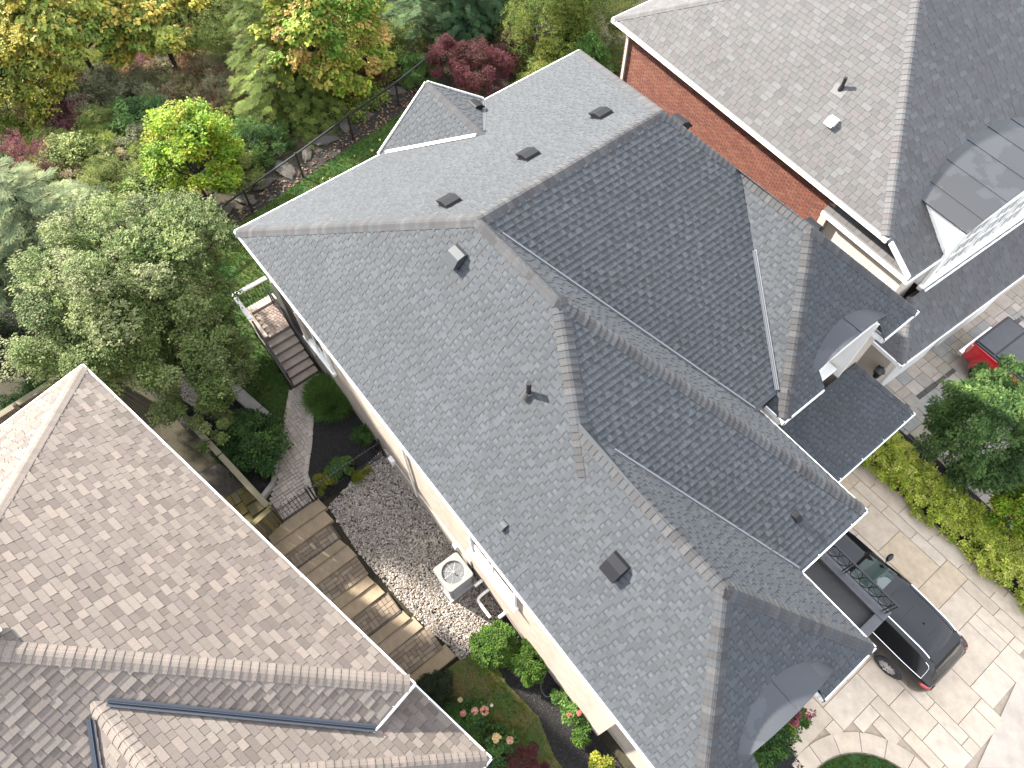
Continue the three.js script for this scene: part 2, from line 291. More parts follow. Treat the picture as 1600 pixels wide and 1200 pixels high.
// lead or copper clad segmental 'eyebrow' canopy: barrel from z1 (front) back to z0, springing at y
function barrelRoof(parent, name, x0, x1, y, rise, z0, z1, mat, seams, slope = 0) {
  const w = (x1 - x0) / 2, R = (w * w + rise * rise) / (2 * rise), cx = (x0 + x1) / 2, cy = y + rise - R, a0 = Math.asin(w / R), N = 20, pos = [], uv = [], idx = [];
  for (const [k, t] of [[0, 0], [1, 0], [1, -0.05], [0, -0.05]]) for (let i = 0; i <= N; i++) { const a = lerp(-a0, a0, i / N), z = k ? z1 : z0; pos.push(cx + (R + t) * Math.sin(a), cy + (R + t) * Math.cos(a) + (k ? 0 : slope), z); uv.push(a * R, z - t); }
  const row = N + 1; for (const [a, b] of [[0, 1], [1, 2], [2, 3], [3, 0]]) for (let i = 0; i < N; i++) idx.push(a * row + i, b * row + i, b * row + i + 1, a * row + i, b * row + i + 1, a * row + i + 1);
  let g = new THREE.BufferGeometry(); g.setAttribute('position', new THREE.Float32BufferAttribute(pos, 3)); g.setAttribute('uv', new THREE.Float32BufferAttribute(uv, 2)); g.setIndex(idx); g.computeVertexNormals(); g = toCreasedNormals(g, 0.5);
  const m = mesh(name, g, mat, parent);
  for (const f of seams) { const a = lerp(-a0, a0, f), x = cx + R * Math.sin(a), yy = cy + R * Math.cos(a); mesh('standing_seam', bar([x, yy + slope + 0.006, z0], [x, yy + 0.006, z1 + 0.005], 0.012, 0.018), mat, m); }
  return m;
}
// window set in a wall; p the middle of its sill, dir along the wall, out its outward normal
function windowUnit(parent, p, dir, out, w, h, cols, rows, o = {}) {
  const D = V3(...dir), O = V3(...out), g = new THREE.Group(); g.name = 'window'; parent.add(g); g.position.set(...p);
  g.quaternion.setFromRotationMatrix(new THREE.Matrix4().makeBasis(D, V3(0, 1, 0), O)); const f = o.frame ?? whiteMat, b = 0.06;
  mesh('frame', [rbox(-w / 2 - b, w / 2 + b, -b, 0, 0, 0.08, 0.006), rbox(-w / 2 - b, w / 2 + b, h, h + b, 0, 0.08, 0.006), rbox(-w / 2 - b, -w / 2, 0, h, 0, 0.08, 0.006), rbox(w / 2, w / 2 + b, 0, h, 0, 0.08, 0.006)], f, g);
  for (let i = 0; i < cols; i++) for (let j = 0; j < rows; j++) mesh('pane', box(-w / 2 + w * i / cols + 0.012, -w / 2 + w * (i + 1) / cols - 0.012, h * j / rows + 0.012, h * (j + 1) / rows - 0.012, 0.02, 0.032), glassMat, g);
  const bars = []; for (let i = 1; i < cols; i++) bars.push(box(-w / 2 + w * i / cols - 0.014, -w / 2 + w * i / cols + 0.014, 0, h, 0.015, 0.05)); for (let j = 1; j < rows; j++) bars.push(box(-w / 2, w / 2, h * j / rows - 0.014, h * j / rows + 0.014, 0.016, 0.049));
  if (bars.length) mesh('glazing_bar', bars, f, g);
  if (o.sill) mesh('sill', rbox(-w / 2 - 0.14, w / 2 + 0.14, -b - 0.12, -b - 0.002, 0, o.sill, 0.01), o.sillMat ?? f, g);
  return g;
}

// ---------------------------------------------------------------- terrain
const gy = z => z > -3 ? 0 : z > -11 ? 0.9 * (-3 - z) / 8 : z > -23.6 ? 0.9 : Math.max(-9, 0.9 + 0.2 * (z + 23.6));
function clipZ(poly, z, keepAbove) { const out = []; for (let i = 0; i < poly.length; i++) { const a = poly[i], b = poly[(i + 1) % poly.length], ia = keepAbove ? a[1] >= z : a[1] <= z, ib = keepAbove ? b[1] >= z : b[1] <= z; if (ia) out.push(a); if (ia !== ib) { const t = (z - a[1]) / (b[1] - a[1]); out.push([lerp(a[0], b[0], t), z]); } } return out; }
function sheetGeo(poly, off) {
  const cuts = [-70, -23.6, -11, -3, 90], gs = [];
  for (let i = 0; i + 1 < cuts.length; i++) { let q = clipZ(poly, cuts[i], true); q = q.length > 2 ? clipZ(q, cuts[i + 1], false) : q; if (q.length > 2) { const g = polyGeo(q.map(([x, z]) => [x, gy(z === -23.6 && i === 0 ? -23.6 : z) + off, z])); worldUV(g); gs.push(g); } }
  return gs;
}
function sheet(name, poly, off, mat) { return tag(mesh(name, sheetGeo(poly, off), mat), null, null, null, 'structure'); }
function inPoly(x, z, p) { let c = false; for (let i = 0, j = p.length - 1; i < p.length; j = i++) if ((p[i][1] > z) !== (p[j][1] > z) && x < (p[j][0] - p[i][0]) * (z - p[i][1]) / (p[j][1] - p[i][1]) + p[i][0]) c = !c; return c; }
function rebase(o, p) { o.position.set(...p); for (const c of o.children) c.position.sub(o.position); return o; }

sheet('ground', [[-110, -70], [150, -70], [150, 90], [-110, 90]], -0.06, std([0.03, 0.027, 0.018], 1, { map: rep(litterTex, 0.35) }));
sheet('woodland_floor', [[-60, -69.9], [90, -69.9], [90, -23.7], [-60, -22.4]], -0.03, std([0.055, 0.042, 0.024], 1, { map: rep(litterTex, 0.4), bumpMap: rep(litterTex, 0.8), bumpScale: 0.06 }));

// ---------------------------------------------------------------- the middle house
const E0 = 6.5;
const greyRoof = {
  exposure: 0.143, thick: 0.017, thin: 0.008, tabW: [0.075, 0.17], gapW: [0.065, 0.135], joint: 0.003, band: 8,
  pal: [[0.0428, 0.0487, 0.0559], [0.048, 0.0541, 0.0619], [0.0382, 0.0433, 0.0504], [0.0444, 0.0485, 0.0542], [0.0533, 0.0597, 0.068], [0.0547, 0.0611, 0.0695], [0.0613, 0.068, 0.0767], [0.0483, 0.0506, 0.0551], [0.0323, 0.0359, 0.0402], [0.0424, 0.0419, 0.044], [0.0512, 0.0507, 0.0528], [0.0608, 0.0604, 0.0624], [0.036, 0.0354, 0.0376]],
  tab: [0, 0, 0, 1, 1, 2, 2, 3, 4], gap: [4, 1, 5, 6, 4, 1, 7, 5], cap: [9, 9, 10, 10, 11, 12, 3],
};
const house = thing('detached_house', 'large house in the middle under a dark grey shingle roof of many hips and valleys', 'house');
{
  const XL = 2.277, XR = 14.6, ZR = -15.06, S = 1.05, F = 0.57, R = new Roofing(greyRoof, 11);
  const x1 = 5.821, yr = 10.22, z0 = -8.53, x2 = 11.056, w2z = -5.954, x3 = 4.749, y3 = 9.095, z3a = -3.979, z3b = -0.16, x4 = 12.065, y4 = 9.162, z4a = -6.67, z4b = -4.5;
  const left = R.plane([[XL, E0, ZR], [XL, E0, 2.464], [x3, y3, z3b], [x3, y3, z3a], [x1, yr, w2z], [x1, yr, z0]]);
  const rear = R.plane([[XL, E0, ZR], [XR, E0, ZR], [x2, yr, z0], [x1, yr, z0]]);
  const front = R.plane([[x1, yr, z0], [x2, yr, z0], [x4, y4, z4a], [9.8, 6.8, -2.55], [9.08, 6.8, -2.55]]);
  const w2r = R.plane([[x1, yr, z0], [x1, yr, w2z], [9.365, E0, 0.574], [9.365, E0, -2.55], [9.08, 6.8, -2.55]]);
  const w2f = R.plane([[x1, yr, w2z], [9.365, E0, 0.574], [7.22, E0, 0.574], [x3, y3, z3a]]);
  const w3r = R.plane([[x3, y3, z3a], [x3, y3, z3b], [7.22, E0, 2.464], [7.22, E0, 0.574]]);
  const w3f = R.plane([[x3, y3, z3b], [7.22, E0, 2.464], [5.63, E0, 2.464], [5.63, E0 + 0.991 * 0.43, 2.034], [3.82, E0 + 0.991 * 0.43, 2.034], [3.82, E0, 2.464], [XL, E0, 2.464]]);
  const w4l = R.plane([[x4, y4, z4a], [x4, y4, z4b], [9.53, E0, -1.97], [9.53, E0, -2.55], [9.8, 6.8, -2.55]]);
  const w4f = R.plane([[x4, y4, z4b], [XR, E0, -1.97], [13.2, E0, -1.97], [13.2, E0 + 1.0522 * 0.42, -2.39], [10.98, E0 + 1.0522 * 0.42, -2.39], [10.98, E0, -1.97], [9.53, E0, -1.97]]);
  const right = R.plane([[XR, E0, ZR], [XR, E0, -1.97], [x4, y4, z4b], [x4, y4, z4a], [x2, yr, z0]]);
  // rear gable
  const gl = R.plane([[6.97, E0, -15.06], [8.86, 8.0, -15.12], [8.86, 8.0, -12.43]], 0.02), gr = R.plane([[10.75, E0, -15.06], [8.86, 8.0, -15.12], [8.86, 8.0, -12.43]], 0.02);
  // porch roof over the garage doors
  const PY = 3.5, pf = R.plane([[9.1, PY, -0.3], [14.55, PY, -0.3], [13.9, 4.3, -2.3], [9.1, 4.3, -2.3]]), pr = R.plane([[14.55, PY, -0.3], [14.55, PY, -2.3], [13.9, 4.3, -2.3]], 0.04);
  R.hip([XL, E0, ZR], [x1, yr, z0], left.n, rear.n); R.hip([XR, E0, ZR], [x2, yr, z0], right.n, rear.n);
  R.hip([x1, yr, z0], [x2, yr, z0], rear.n, front.n); R.hip([x1, yr, z0], [x1, yr, w2z], left.n, w2r.n);
  R.hip([x3 - 0.45, y3 - 0.47, z3a + 0.83], [x1, yr, w2z], left.n, w2f.n); R.hip([9.365, E0, 0.574], [x1, yr, w2z], w2r.n, w2f.n);
  R.hip([x3, y3, z3b], [x3, y3, z3a], left.n, w3r.n); R.hip([XL, E0, 2.464], [x3, y3, z3b], left.n, w3f.n); R.hip([7.22, E0, 2.464], [x3, y3, z3b], w3r.n, w3f.n);
  R.hip([x4, y4, z4b], [x4, y4, z4a], w4l.n, right.n); R.hip([9.53, E0, -1.97], [x4, y4, z4b], w4l.n, w4f.n); R.hip([XR, E0, -1.97], [x4, y4, z4b], right.n, w4f.n);
  R.hip([x4, y4, z4a], [x2, yr, z0], right.n, front.n); R.hip([8.86, 8.0, -15.12], [8.86, 8.0, -12.43], gl.n, gr.n, 0.13); R.hip([14.55, PY, -0.3], [13.9, 4.3, -2.3], pf.n, pr.n, 0.14);
  R.build(house, 'roof', 300, 300);
  valley(house, [x1 + 0.25, yr - 0.26, z0 + 0.46], [9.06, 6.83, -2.6], w2r.n, front.n, 0.055, flashMat);
  valley(house, [x4 - 0.8, y4 - 0.84, z4a + 1.47], [9.84, 6.85, -2.62], w4l.n, front.n, 0.055, flashMat);
  valley(house, [x3 + 0.35, y3 - 0.37, z3a + 0.65], [7.16, 6.56, 0.46], w3r.n, w2f.n, 0.05, flashMat);
  valley(house, [7.1, 6.60, -14.88], [8.72, 7.9, -12.62], gl.n, rear.n, 0.06, whiteMat, 0.03);
  valley(house, [10.62, 6.60, -14.88], [9.0, 7.9, -12.62], gr.n, rear.n, 0.05, flashMat, 0.02);

  // gutters
  gutter(house, [XL, ZR], [XL, 2.464], [-1, 0], E0); gutter(house, [XL, ZR], [6.97, ZR], [0, -1], E0); gutter(house, [10.75, ZR], [XR, ZR], [0, -1], E0);
  gutter(house, [XR, ZR], [XR, -1.97], [1, 0], E0, { bare: true }); gutter(house, [9.365, -2.55], [9.365, 0.574], [1, 0], E0); gutter(house, [9.365, 0.574], [7.22, 0.574], [0, 1], E0);
  gutter(house, [7.22, 0.574], [7.22, 2.464], [1, 0], E0); gutter(house, [7.22, 2.464], [5.63, 2.464], [0, 1], E0); gutter(house, [5.63, 2.464], [5.63, 2.16], [-1, 0], E0, { bare: true });
  gutter(house, [3.82, 2.464], [XL, 2.464], [0, 1], E0); gutter(house, [3.82, 2.16], [3.82, 2.464], [1, 0], E0, { bare: true });
  gutter(house, [9.53, -2.55], [9.53, -1.97], [-1, 0], E0, { bare: true }); gutter(house, [9.53, -1.97], [10.98, -1.97], [0, 1], E0); gutter(house, [10.98, -2.36], [10.98, -1.97], [1, 0], E0, { bare: true });
  gutter(house, [13.2, -1.97], [XR, -1.97], [0, 1], E0); gutter(house, [13.2, -1.97], [13.2, -2.36], [-1, 0], E0, { bare: true });
  gutter(house, [9.1, -0.3], [14.55, -0.3], [0, 1], PY); gutter(house, [14.55, -0.3], [14.55, -2.3], [1, 0], PY);

  // walls, soffits
  const foot = [[2.63, -14.7], [14.2, -14.7], [14.2, -2.33], [13.2, -2.33], [13.2, -2.78], [10.98, -2.78], [10.98, -2.33], [9.0, -2.33], [9.0, 0.2], [6.85, 0.2], [6.85, 2.1], [2.95, 2.1], [2.95, 0.33], [2.64, 0.33]];
  const wall = mesh('wall', prismY(foot, -0.4, 6.36), stoneWallMat, house);
  mesh('soffit', [box(XL + 0.02, 2.64, 6.36, 6.38, ZR + 0.02, 2.44), box(2.64, XR, 6.36, 6.38, ZR + 0.02, -14.69), box(2.64, 3.82, 6.36, 6.38, 2.09, 2.44), box(5.63, 7.2, 6.36, 6.38, 2.09, 2.44), box(6.84, 7.2, 6.355, 6.378, 0.19, 2.09), box(7.2, 9.34, 6.36, 6.38, 0.19, 0.55), box(8.99, 9.34, 6.355, 6.378, -2.5, 0.19), box(14.19, XR, 6.36, 6.38, -14.69, -2.0), box(9.55, 10.98, 6.355, 6.378, -2.34, -2.0), box(13.2, 14.19, 6.355, 6.378, -2.34, -2.0)], whiteMat, house);
  mesh('wall_band', [rbox(2.60, 2.65, -0.1, 1.35, -9.6, -5.2, 0.01)], creamMat, house);
  mesh('gable_wall', polyGeo([[7.1, E0, -14.95], [10.62, E0, -14.95], [8.86, 7.9, -14.95]], V3(0, 0, -1)), creamMat, house);
  mesh('bargeboard', [bar([6.97, E0 - 0.02, -15.1], [8.86, 7.96, -15.14], 0.03, 0.14), bar([10.75, E0 - 0.02, -15.1], [8.86, 7.96, -15.14], 0.03, 0.14)], whiteMat, house);
  // left wall openings
  windowUnit(wall, [2.63, 3.1, -12.6], [0, 0, 1], [-1, 0, 0], 1.5, 1.9, 2, 1, { sill: 0.12 });
  windowUnit(wall, [2.63, 3.2, -4.05], [0, 0, 1], [-1, 0, 0], 1.7, 1.6, 2, 1, { sill: 0.16 });
  windowUnit(wall, [2.95, 3.4, 1.2], [0, 0, 1], [-1, 0, 0], 0.9, 1.8, 1, 1, { sill: 0.12 });
  mesh('arch_moulding', (() => { const g = []; for (let i = 0; i < 10; i++) { const a = Math.PI * i / 10, b = Math.PI * (i + 1) / 10; g.push(bar([2.60, 4.2 + 0.75 * Math.sin(a), -14.0 - 0.75 * Math.cos(a)], [2.60, 4.2 + 0.75 * Math.sin(b), -14.0 - 0.75 * Math.cos(b)], 0.12, 0.16)); } g.push(bar([2.60, 2.2, -14.75], [2.60, 4.2, -14.75], 0.12, 0.16), bar([2.60, 2.2, -13.25], [2.60, 4.2, -13.25], 0.12, 0.16)); return g; })(), creamMat, house);
  { const d = mesh('door', box(2.615, 2.66, 2.2, 4.2, -14.68, -13.32), std([0.02, 0.018, 0.017], 0.5), house); mesh('handle', rod([2.58, 3.2, -13.45], [2.58, 3.35, -13.45], 0.015), flashMat, d); }
  mesh('downspout', [tube([[2.36, 6.36, -7.9], [2.5, 6.2, -7.9], [2.59, 6.1, -7.9], [2.59, 5.9, -7.9]], 0.035, 12), rod([2.59, 5.95, -7.9], [2.59, 0.9, -7.9], 0.035)], whiteMat, house);
  mesh('meter_box', [rbox(2.5, 2.63, 1.25, 1.55, -9.2, -8.98, 0.015), rbox(2.52, 2.63, 0.95, 1.15, -5.98, -5.82, 0.015)], whiteMat, house);
  mesh('exhaust_pipe', [tube([[2.63, 0.62, -4.42], [2.35, 0.62, -4.42], [2.22, 0.62, -4.38], [2.2, 0.62, -4.2], [2.2, 0.62, -3.78]], 0.045, 20, 8)], whiteMat, house);
  mesh('wall_stub', [rod([2.63, 0.75, -4.72], [2.36, 0.75, -4.72], 0.05), rod([2.63, 0.6, -3.62], [2.38, 0.6, -3.62], 0.05)], whiteMat, house);
  // canopies of lead over the upper windows
  const leadMat = std([0.036, 0.039, 0.046], 0.5, { metalness: 0.15, map: rep(metalTex, 0.45) });
  barrelRoof(house, 'eyebrow_canopy', 3.5, 6.08, 6.93, 0.56, 1.4, 2.12, leadMat, [0.5], 0.0);
  barrelRoof(house, 'eyebrow_canopy', 10.66, 13.5, 6.93, 0.52, -3.1, -2.33, std([0.034, 0.036, 0.043], 0.5, { metalness: 0.15, map: rep(metalTex, 0.4) }), [0.52], 0.0);
  for (const g of [box(10.72, 13.44, 6.80, 6.92, -2.46, -2.38), box(3.56, 6.02, 6.80, 6.92, 2.02, 2.10)]) mesh('canopy_fascia', g, whiteMat, house);
  for (const g of [box(10.98, 13.2, 6.3, 6.9, -2.95, -2.78), box(3.82, 5.63, 6.3, 6.9, 1.9, 2.09)]) mesh('canopy_wall', g, whiteMat, house);
  const upper = windowUnit(house, [12.0, 4.75, -2.78], [1, 0, 0], [0, 0, 1], 1.85, 1.75, 4, 3, { sill: 0.34 });
  mesh('window_head', box(10.985, 13.195, 6.86, 6.89, -2.78, -2.40), whiteMat, house);
  for (const x of [11.0, 13.18]) mesh('window_reveal', box(x - 0.03, x + 0.03, 4.3, 6.86, -2.775, -2.30), whiteMat, house);
  mesh('window_apron', rbox(11.04, 13.14, 4.30, 4.62, -2.775, -2.66, 0.01), whiteMat, house);
  windowUnit(house, [4.7, 4.2, 2.1], [1, 0, 0], [0, 0, 1], 1.7, 2.1, 4, 3, { sill: 0.15 });
  // garage doors below the porch roof
  for (const x of [9.7, 12.2]) { const d = mesh('garage_door', rbox(x, x + 2.2, 0.02, 2.4, -0.95, -0.88, 0.01), whiteMat, house); for (let i = 0; i < 4; i++) mesh('door_panel', rbox(x + 0.06, x + 2.14, 0.08 + 0.59 * i, 0.6 + 0.59 * i, -0.885, -0.865, 0.008), whiteMat, d); }
  mesh('porch_wall', [box(9.02, 9.68, -0.05, 3.36, -2.32, -0.9), box(11.92, 12.18, -0.05, 3.36, -2.32, -0.9), box(14.0, 14.3, -0.05, 3.36, -2.32, -0.9), box(9.68, 14.0, 2.42, 3.36, -2.32, -0.92)], creamMat, house);
  mesh('porch_soffit', box(9.1, 14.5, 3.36, 3.38, -2.3, -0.34), whiteMat, house);
  // balcony over the lower front room
  const balcony = mesh('balcony', [prismY([[6.88, 0.22], [9.62, 0.22], [9.62, 2.66], [6.88, 2.66]], -0.05, 3.25)], creamMat, house);
  mesh('balcony_floor', box(6.95, 9.30, 3.25, 3.28, 0.24, 2.42), std([0.028, 0.027, 0.027], 0.75, { map: rep(mottleTex, 0.8) }), balcony);
  mesh('kerb', [rbox(9.3, 9.64, 3.25, 3.44, 0.24, 2.68, 0.03, 2), rbox(6.9, 9.3, 3.25, 3.44, 2.42, 2.68, 0.03, 2)], std([0.060, 0.060, 0.066], 0.5, { map: rep(mottleTex, 1.2) }), balcony);
  const rail = [], scroll = [];
  rail.push(bar([9.5, 4.12, 0.62], [9.5, 4.12, 2.6], 0.05, 0.03), bar([9.5, 3.56, 0.62], [9.5, 3.56, 2.6], 0.03, 0.02));
  for (const z of [0.64, 1.27, 1.34, 2.5, 2.58]) rail.push(rod([9.5, 3.42, z], [9.5, 4.12, z], 0.016));
  for (const [a, b] of [[0.66, 1.25], [1.36, 2.48]]) { const n = Math.round((b - a) / 0.3); for (let i = 0; i < n; i++) { const c = a + (i + 0.5) * (b - a) / n, pts = []; for (let k = 0; k <= 16; k++) { const t = k / 16 * Math.PI * 2; pts.push([9.5, 3.84 + 0.25 * Math.sin(t), c + 0.135 * Math.cos(t)]); } scroll.push(tube(pts, 0.010, 32, 5)); const q = []; for (let k = 0; k <= 10; k++) { const t = k / 10; q.push([9.5, 3.6 + 0.5 * t, c + 0.12 * Math.sin(t * Math.PI * 2)]); } scroll.push(tube(q, 0.009, 20, 5)); } }
  mesh('railing', rail, blackMetal, balcony); mesh('railing_scrollwork', scroll, blackMetal, balcony);
  // vents and pipes standing on the slopes
  for (const p of [[5.97, 9.50, -9.8], [8.28, 9.46, -9.88], [10.52, 9.46, -9.87]]) roofVent(house, [p[0], 6.5 + 0.57 * (p[2] + 15.06), p[2]], rear, { h: 0.15 });
  roofVent(house, [5.19, 6.5 + 1.05 * (5.19 - XL), -8.42], left, { mat: std([0.024, 0.027, 0.031], 0.45), louvre: std([0.09, 0.09, 0.085], 0.7), h: 0.2, w: 0.42, l: 0.42 });
  roofVent(house, [3.82, 6.5 + 1.05 * (3.82 - XL), -1.71], left, { h: 0.17, w: 0.44, l: 0.44 });
  roofVent(house, [2.86, 6.5 + 1.05 * (2.86 - XL), -3.89], left, { mat: std([0.04, 0.042, 0.045], 0.6), w: 0.17, l: 0.17, h: 0.09 });
  roofVent(house, [9.9, 6.5 + 1.5 * (10.75 - 9.9) / 1.89, -14.3], gr, { w: 0.4, l: 0.36, h: 0.15 });
  roofVent(house, [7.75, 7.01, -0.32], w2f, { w: 0.17, l: 0.2, h: 0.08 });
  { const p = [4.54, 6.5 + 1.05 * (4.54 - XL), -5.24]; const v = mesh('vent_pipe', [rod([p[0], p[1] - 0.1, p[2]], [p[0], p[1] + 0.44, p[2]], 0.052, 0.052, 14)], blackMetal, house);
    mesh('pipe_collar', [rod([p[0] - 0.05, p[1] - 0.07, p[2]], [p[0], p[1] + 0.07, p[2]], 0.12, 0.075, 14)], darkMat, v); mesh('pipe_band', new THREE.TorusGeometry(0.076, 0.008, 5, 16).rotateX(Math.PI / 2).translate(p[0], p[1] + 0.07, p[2]), flashMat, v); }
  { const p = [13.0, 6.5 + 1.05 * 1.6, -6.6]; roofVent(house, [13.05, 6.5 + 1.05 * (XR - 13.05), -4.9], right, {}); roofVent(house, [11.5, 6.5 + 1.05 * (XR - 11.5), -8.3], right, {}); }
  rebase(house, [8.4, 0, -6.3]);
}

// ---------------------------------------------------------------- the house to the right (brick) and the one to the left (brown roof)
const paleRoof = {
  exposure: 0.15, thick: 0.013, thin: 0.009, tabW: [0.17, 0.34], gapW: [0.16, 0.32], joint: 0.008, band: null,
  pal: [[0.0871, 0.0844, 0.0859], [0.0948, 0.0937, 0.0958], [0.0795, 0.0776, 0.0787], [0.0923, 0.0857, 0.0873], [0.1025, 0.1031, 0.1059], [0.0846, 0.0857, 0.0845], [0.0718, 0.071, 0.0729]],
  tab: [0, 0, 1, 2, 3, 5, 4], gap: [0, 2, 3, 5, 6, 2, 1], cap: [0, 1, 4, 3],
};
const brickHouse = thing('brick_house', 'red brick house with pale weathered shingle roof and an arched metal dormer', 'house');
{
  const N = (x, y, z) => [15.87 + 0.9986 * x - 0.053 * z, y, -3.94 + 0.053 * x + 0.9986 * z], Q = (x, z) => { const p = N(x, 0, z); return [p[0], p[2]]; };
  const ax = [0.9986, 0, 0.053], az = [-0.053, 0, 0.9986], R = new Roofing(paleRoof, 21), W = 14, zr = -11.7, xh = 4.48, zh = -4.77, yh = 10.31;
  const left = R.plane([N(0, E0, zr), N(0, E0, 0), N(xh, yh, zh)]);
  const front = R.plane([N(0, E0, 0), N(0.2, 5.65, 1.06), N(W, 5.65, 1.06), N(W, E0, 0), N(W - xh, yh, zh), N(xh, yh, zh)]);
  const rear = R.plane([N(0, E0, zr), N(xh, yh, zh), N(W - xh, yh, zh), N(W, E0, zr)]), right = R.plane([N(W, E0, zr), N(W, E0, 0), N(W - xh, yh, zh)]);
  const skirt = R.plane([N(0.2, 5.65, -2.1), N(0.2, 5.65, 1.06), N(0.2, 5.66, 1.06), N(0.95, 6.2, 0.3), N(0.95, 6.2, -2.1)], 0.1);
  const gf = R.plane([N(-0.2, 3.45, 2.46), N(13, 3.45, 2.46), N(13, 4.47, 1.2), N(1.06, 4.47, 1.2)]), gl = R.plane([N(-0.2, 3.45, 2.46), N(-0.2, 3.45, 1.2), N(1.06, 4.47, 1.2)], 0.1);
  R.hip(N(0, E0, 0), N(xh, yh, zh), left.n, front.n, 0.18); R.hip(N(0, E0, zr), N(xh, yh, zh), left.n, rear.n, 0.15); R.hip(N(-0.2, 3.45, 2.46), N(1.06, 4.47, 1.2), gf.n, gl.n, 0.15);
  R.build(brickHouse, 'roof', 300, 120);
  mesh('rake_board', bar(N(0.06, 6.46, 0.1), N(0.24, 5.74, 0.98), 0.16, 0.06), whiteMat, brickHouse);
  const gt = (a, b, o, y, k) => gutter(brickHouse, Q(...a), Q(...b), o, y, k), L = [-ax[0], -ax[2]], Fd = [az[0], az[2]];
  gt([0, zr], [0, 0], L, E0); gt([0, 0], [0.09, 0], Fd, E0, { bare: true }); gt([0.2, -2.1], [0.2, 1.06], L, 5.65); gt([0.2, 1.06], [1.7, 1.06], Fd, 5.65); gt([7.2, 1.06], [W, 1.06], Fd, 5.65); gt([0, zr], [W, zr], [-az[0], -az[2]], E0);
  gt([-0.2, 2.46], [13, 2.46], Fd, 3.45); gt([-0.2, 1.2], [-0.2, 2.46], L, 3.45);
  // walls; bricks laid one by one on the side that shows
  const mortar = std([0.22, 0.18, 0.15], 0.95, { map: rep(stuccoTex, 1) });
  const wall = mesh('wall', prismY([Q(0.42, zr + 0.4), Q(W - 0.4, zr + 0.4), Q(W - 0.4, -1.9), Q(0.42, -1.9)], -0.3, 6.36), mortar, brickHouse);
  const brickG = (() => { const g = new RoundedBoxGeometry(0.213, 0.061, 0.03, 1, 0.004); worldUV(g); return g; })();
  const brickM = [[0.15, 0.0493, 0.03], [0.17, 0.0587, 0.035], [0.135, 0.0399, 0.025], [0.18, 0.0705, 0.0425], [0.12, 0.0423, 0.03], [0.165, 0.0517, 0.0325]].map(c => std(c, 0.9, { map: rep(grainTex, 6) }));
  const q0 = new THREE.Quaternion().setFromRotationMatrix(new THREE.Matrix4().makeBasis(V3(...az), V3(0, 1, 0), V3(-ax[0], 0, -ax[2]))), r = rng(5), all = [];
  for (let k = 0; k < 60; k++) for (let i = 0; i < 43; i++) { const z = zr + 0.52 + i * 0.224 + (k % 2) * 0.112, y = 6.3 - k * 0.072; if (z > -2.0) continue; const p = V3(...N(0.413 - 0.006 * r(), y, z)); all.push({ p, c: Math.floor(r() * 6), s: inFrame(p) ? 1 / CAM.distanceTo(p) - (6.3 - y > 3.2 ? 1 : 0) : -1 }); }
  all.sort((a, b) => b.s - a.s);
  all.slice(0, 300).forEach(b => { const m = mesh('brick', brickG, brickM[b.c], wall); m.position.copy(b.p); m.quaternion.copy(q0); });
  const im = new THREE.InstancedMesh(brickG, std(0xffffff, 0.9, { map: rep(grainTex, 6) }), all.length - 300), mm = new THREE.Matrix4();
  all.slice(300).forEach((b, i) => { mm.compose(b.p, q0, V3(1, 1, 1)); im.setMatrixAt(i, mm); im.setColorAt(i, brickM[b.c].color); }); im.name = 'brick_courses'; im.userData.kind = 'stuff'; shade(im); wall.add(im);
  mesh('corner_board', [bar(N(0.36, -0.2, zr + 0.58), N(0.36, 6.3, zr + 0.58), 0.09, 0.09)], creamMat, brickHouse);
  mesh('soffit', [prismY([Q(0.03, zr + 0.02), Q(0.42, zr + 0.02), Q(0.42, -0.03), Q(0.03, -0.03)], 6.36, 6.38)], whiteMat, brickHouse);
  mesh('side_wall', [prismY([Q(0.5, -1.9), Q(1.6, -1.9), Q(1.6, 0.85), Q(0.5, 0.85)], -0.2, 5.6), prismY([Q(0.1, 0.86), Q(13, 0.86), Q(13, 2.1), Q(0.1, 2.1)], -0.05, 3.38)], creamMat, brickHouse);
  mesh('quoin', [prismY([Q(0.33, -2.14), Q(0.52, -2.14), Q(0.52, -1.92), Q(0.33, -1.92)], 2.5, 5.5)], creamMat, brickHouse);
  mesh('skirt_soffit', [prismY([Q(0.22, -2.08), Q(0.95, -2.08), Q(0.95, 1.03), Q(0.22, 1.03)], 5.50, 5.52), prismY([Q(-0.15, 1.2), Q(13, 1.2), Q(13, 2.43), Q(-0.15, 2.43)], 3.385, 3.4)], whiteMat, brickHouse);
  // dormer with a barrel roof of lead
  const D = new THREE.Group(); D.name = 'dormer'; brickHouse.add(D); D.position.set(...N(1.65, 0, 1.0)); D.rotation.y = -0.053;
  const leadMat = std([0.03, 0.031, 0.035], 0.5, { metalness: 0.15, map: rep(metalTex, 0.35) });
  const bm = barrelRoof(D, 'barrel_roof', -0.06, 5.5, 6.8, 0.46, -2.6, 0.16, leadMat, [0.1, 0.25, 0.42, 0.58, 0.75], 0);
  const segWall = () => { const sh = new THREE.Shape(), w = 2.60, rise = 0.40, RR = (w * w + rise * rise) / (2 * rise), a0 = Math.asin(w / RR); for (let i = 0; i <= 16; i++) { const a = lerp(-a0, a0, i / 16); sh[i ? 'lineTo' : 'moveTo'](2.72 + RR * Math.sin(a), 6.78 + rise - RR + RR * Math.cos(a)); } const g = new THREE.ExtrudeGeometry(sh, { depth: 0.3, bevelEnabled: false }); g.translate(0, 0, -0.3); worldUV(g); return g; };
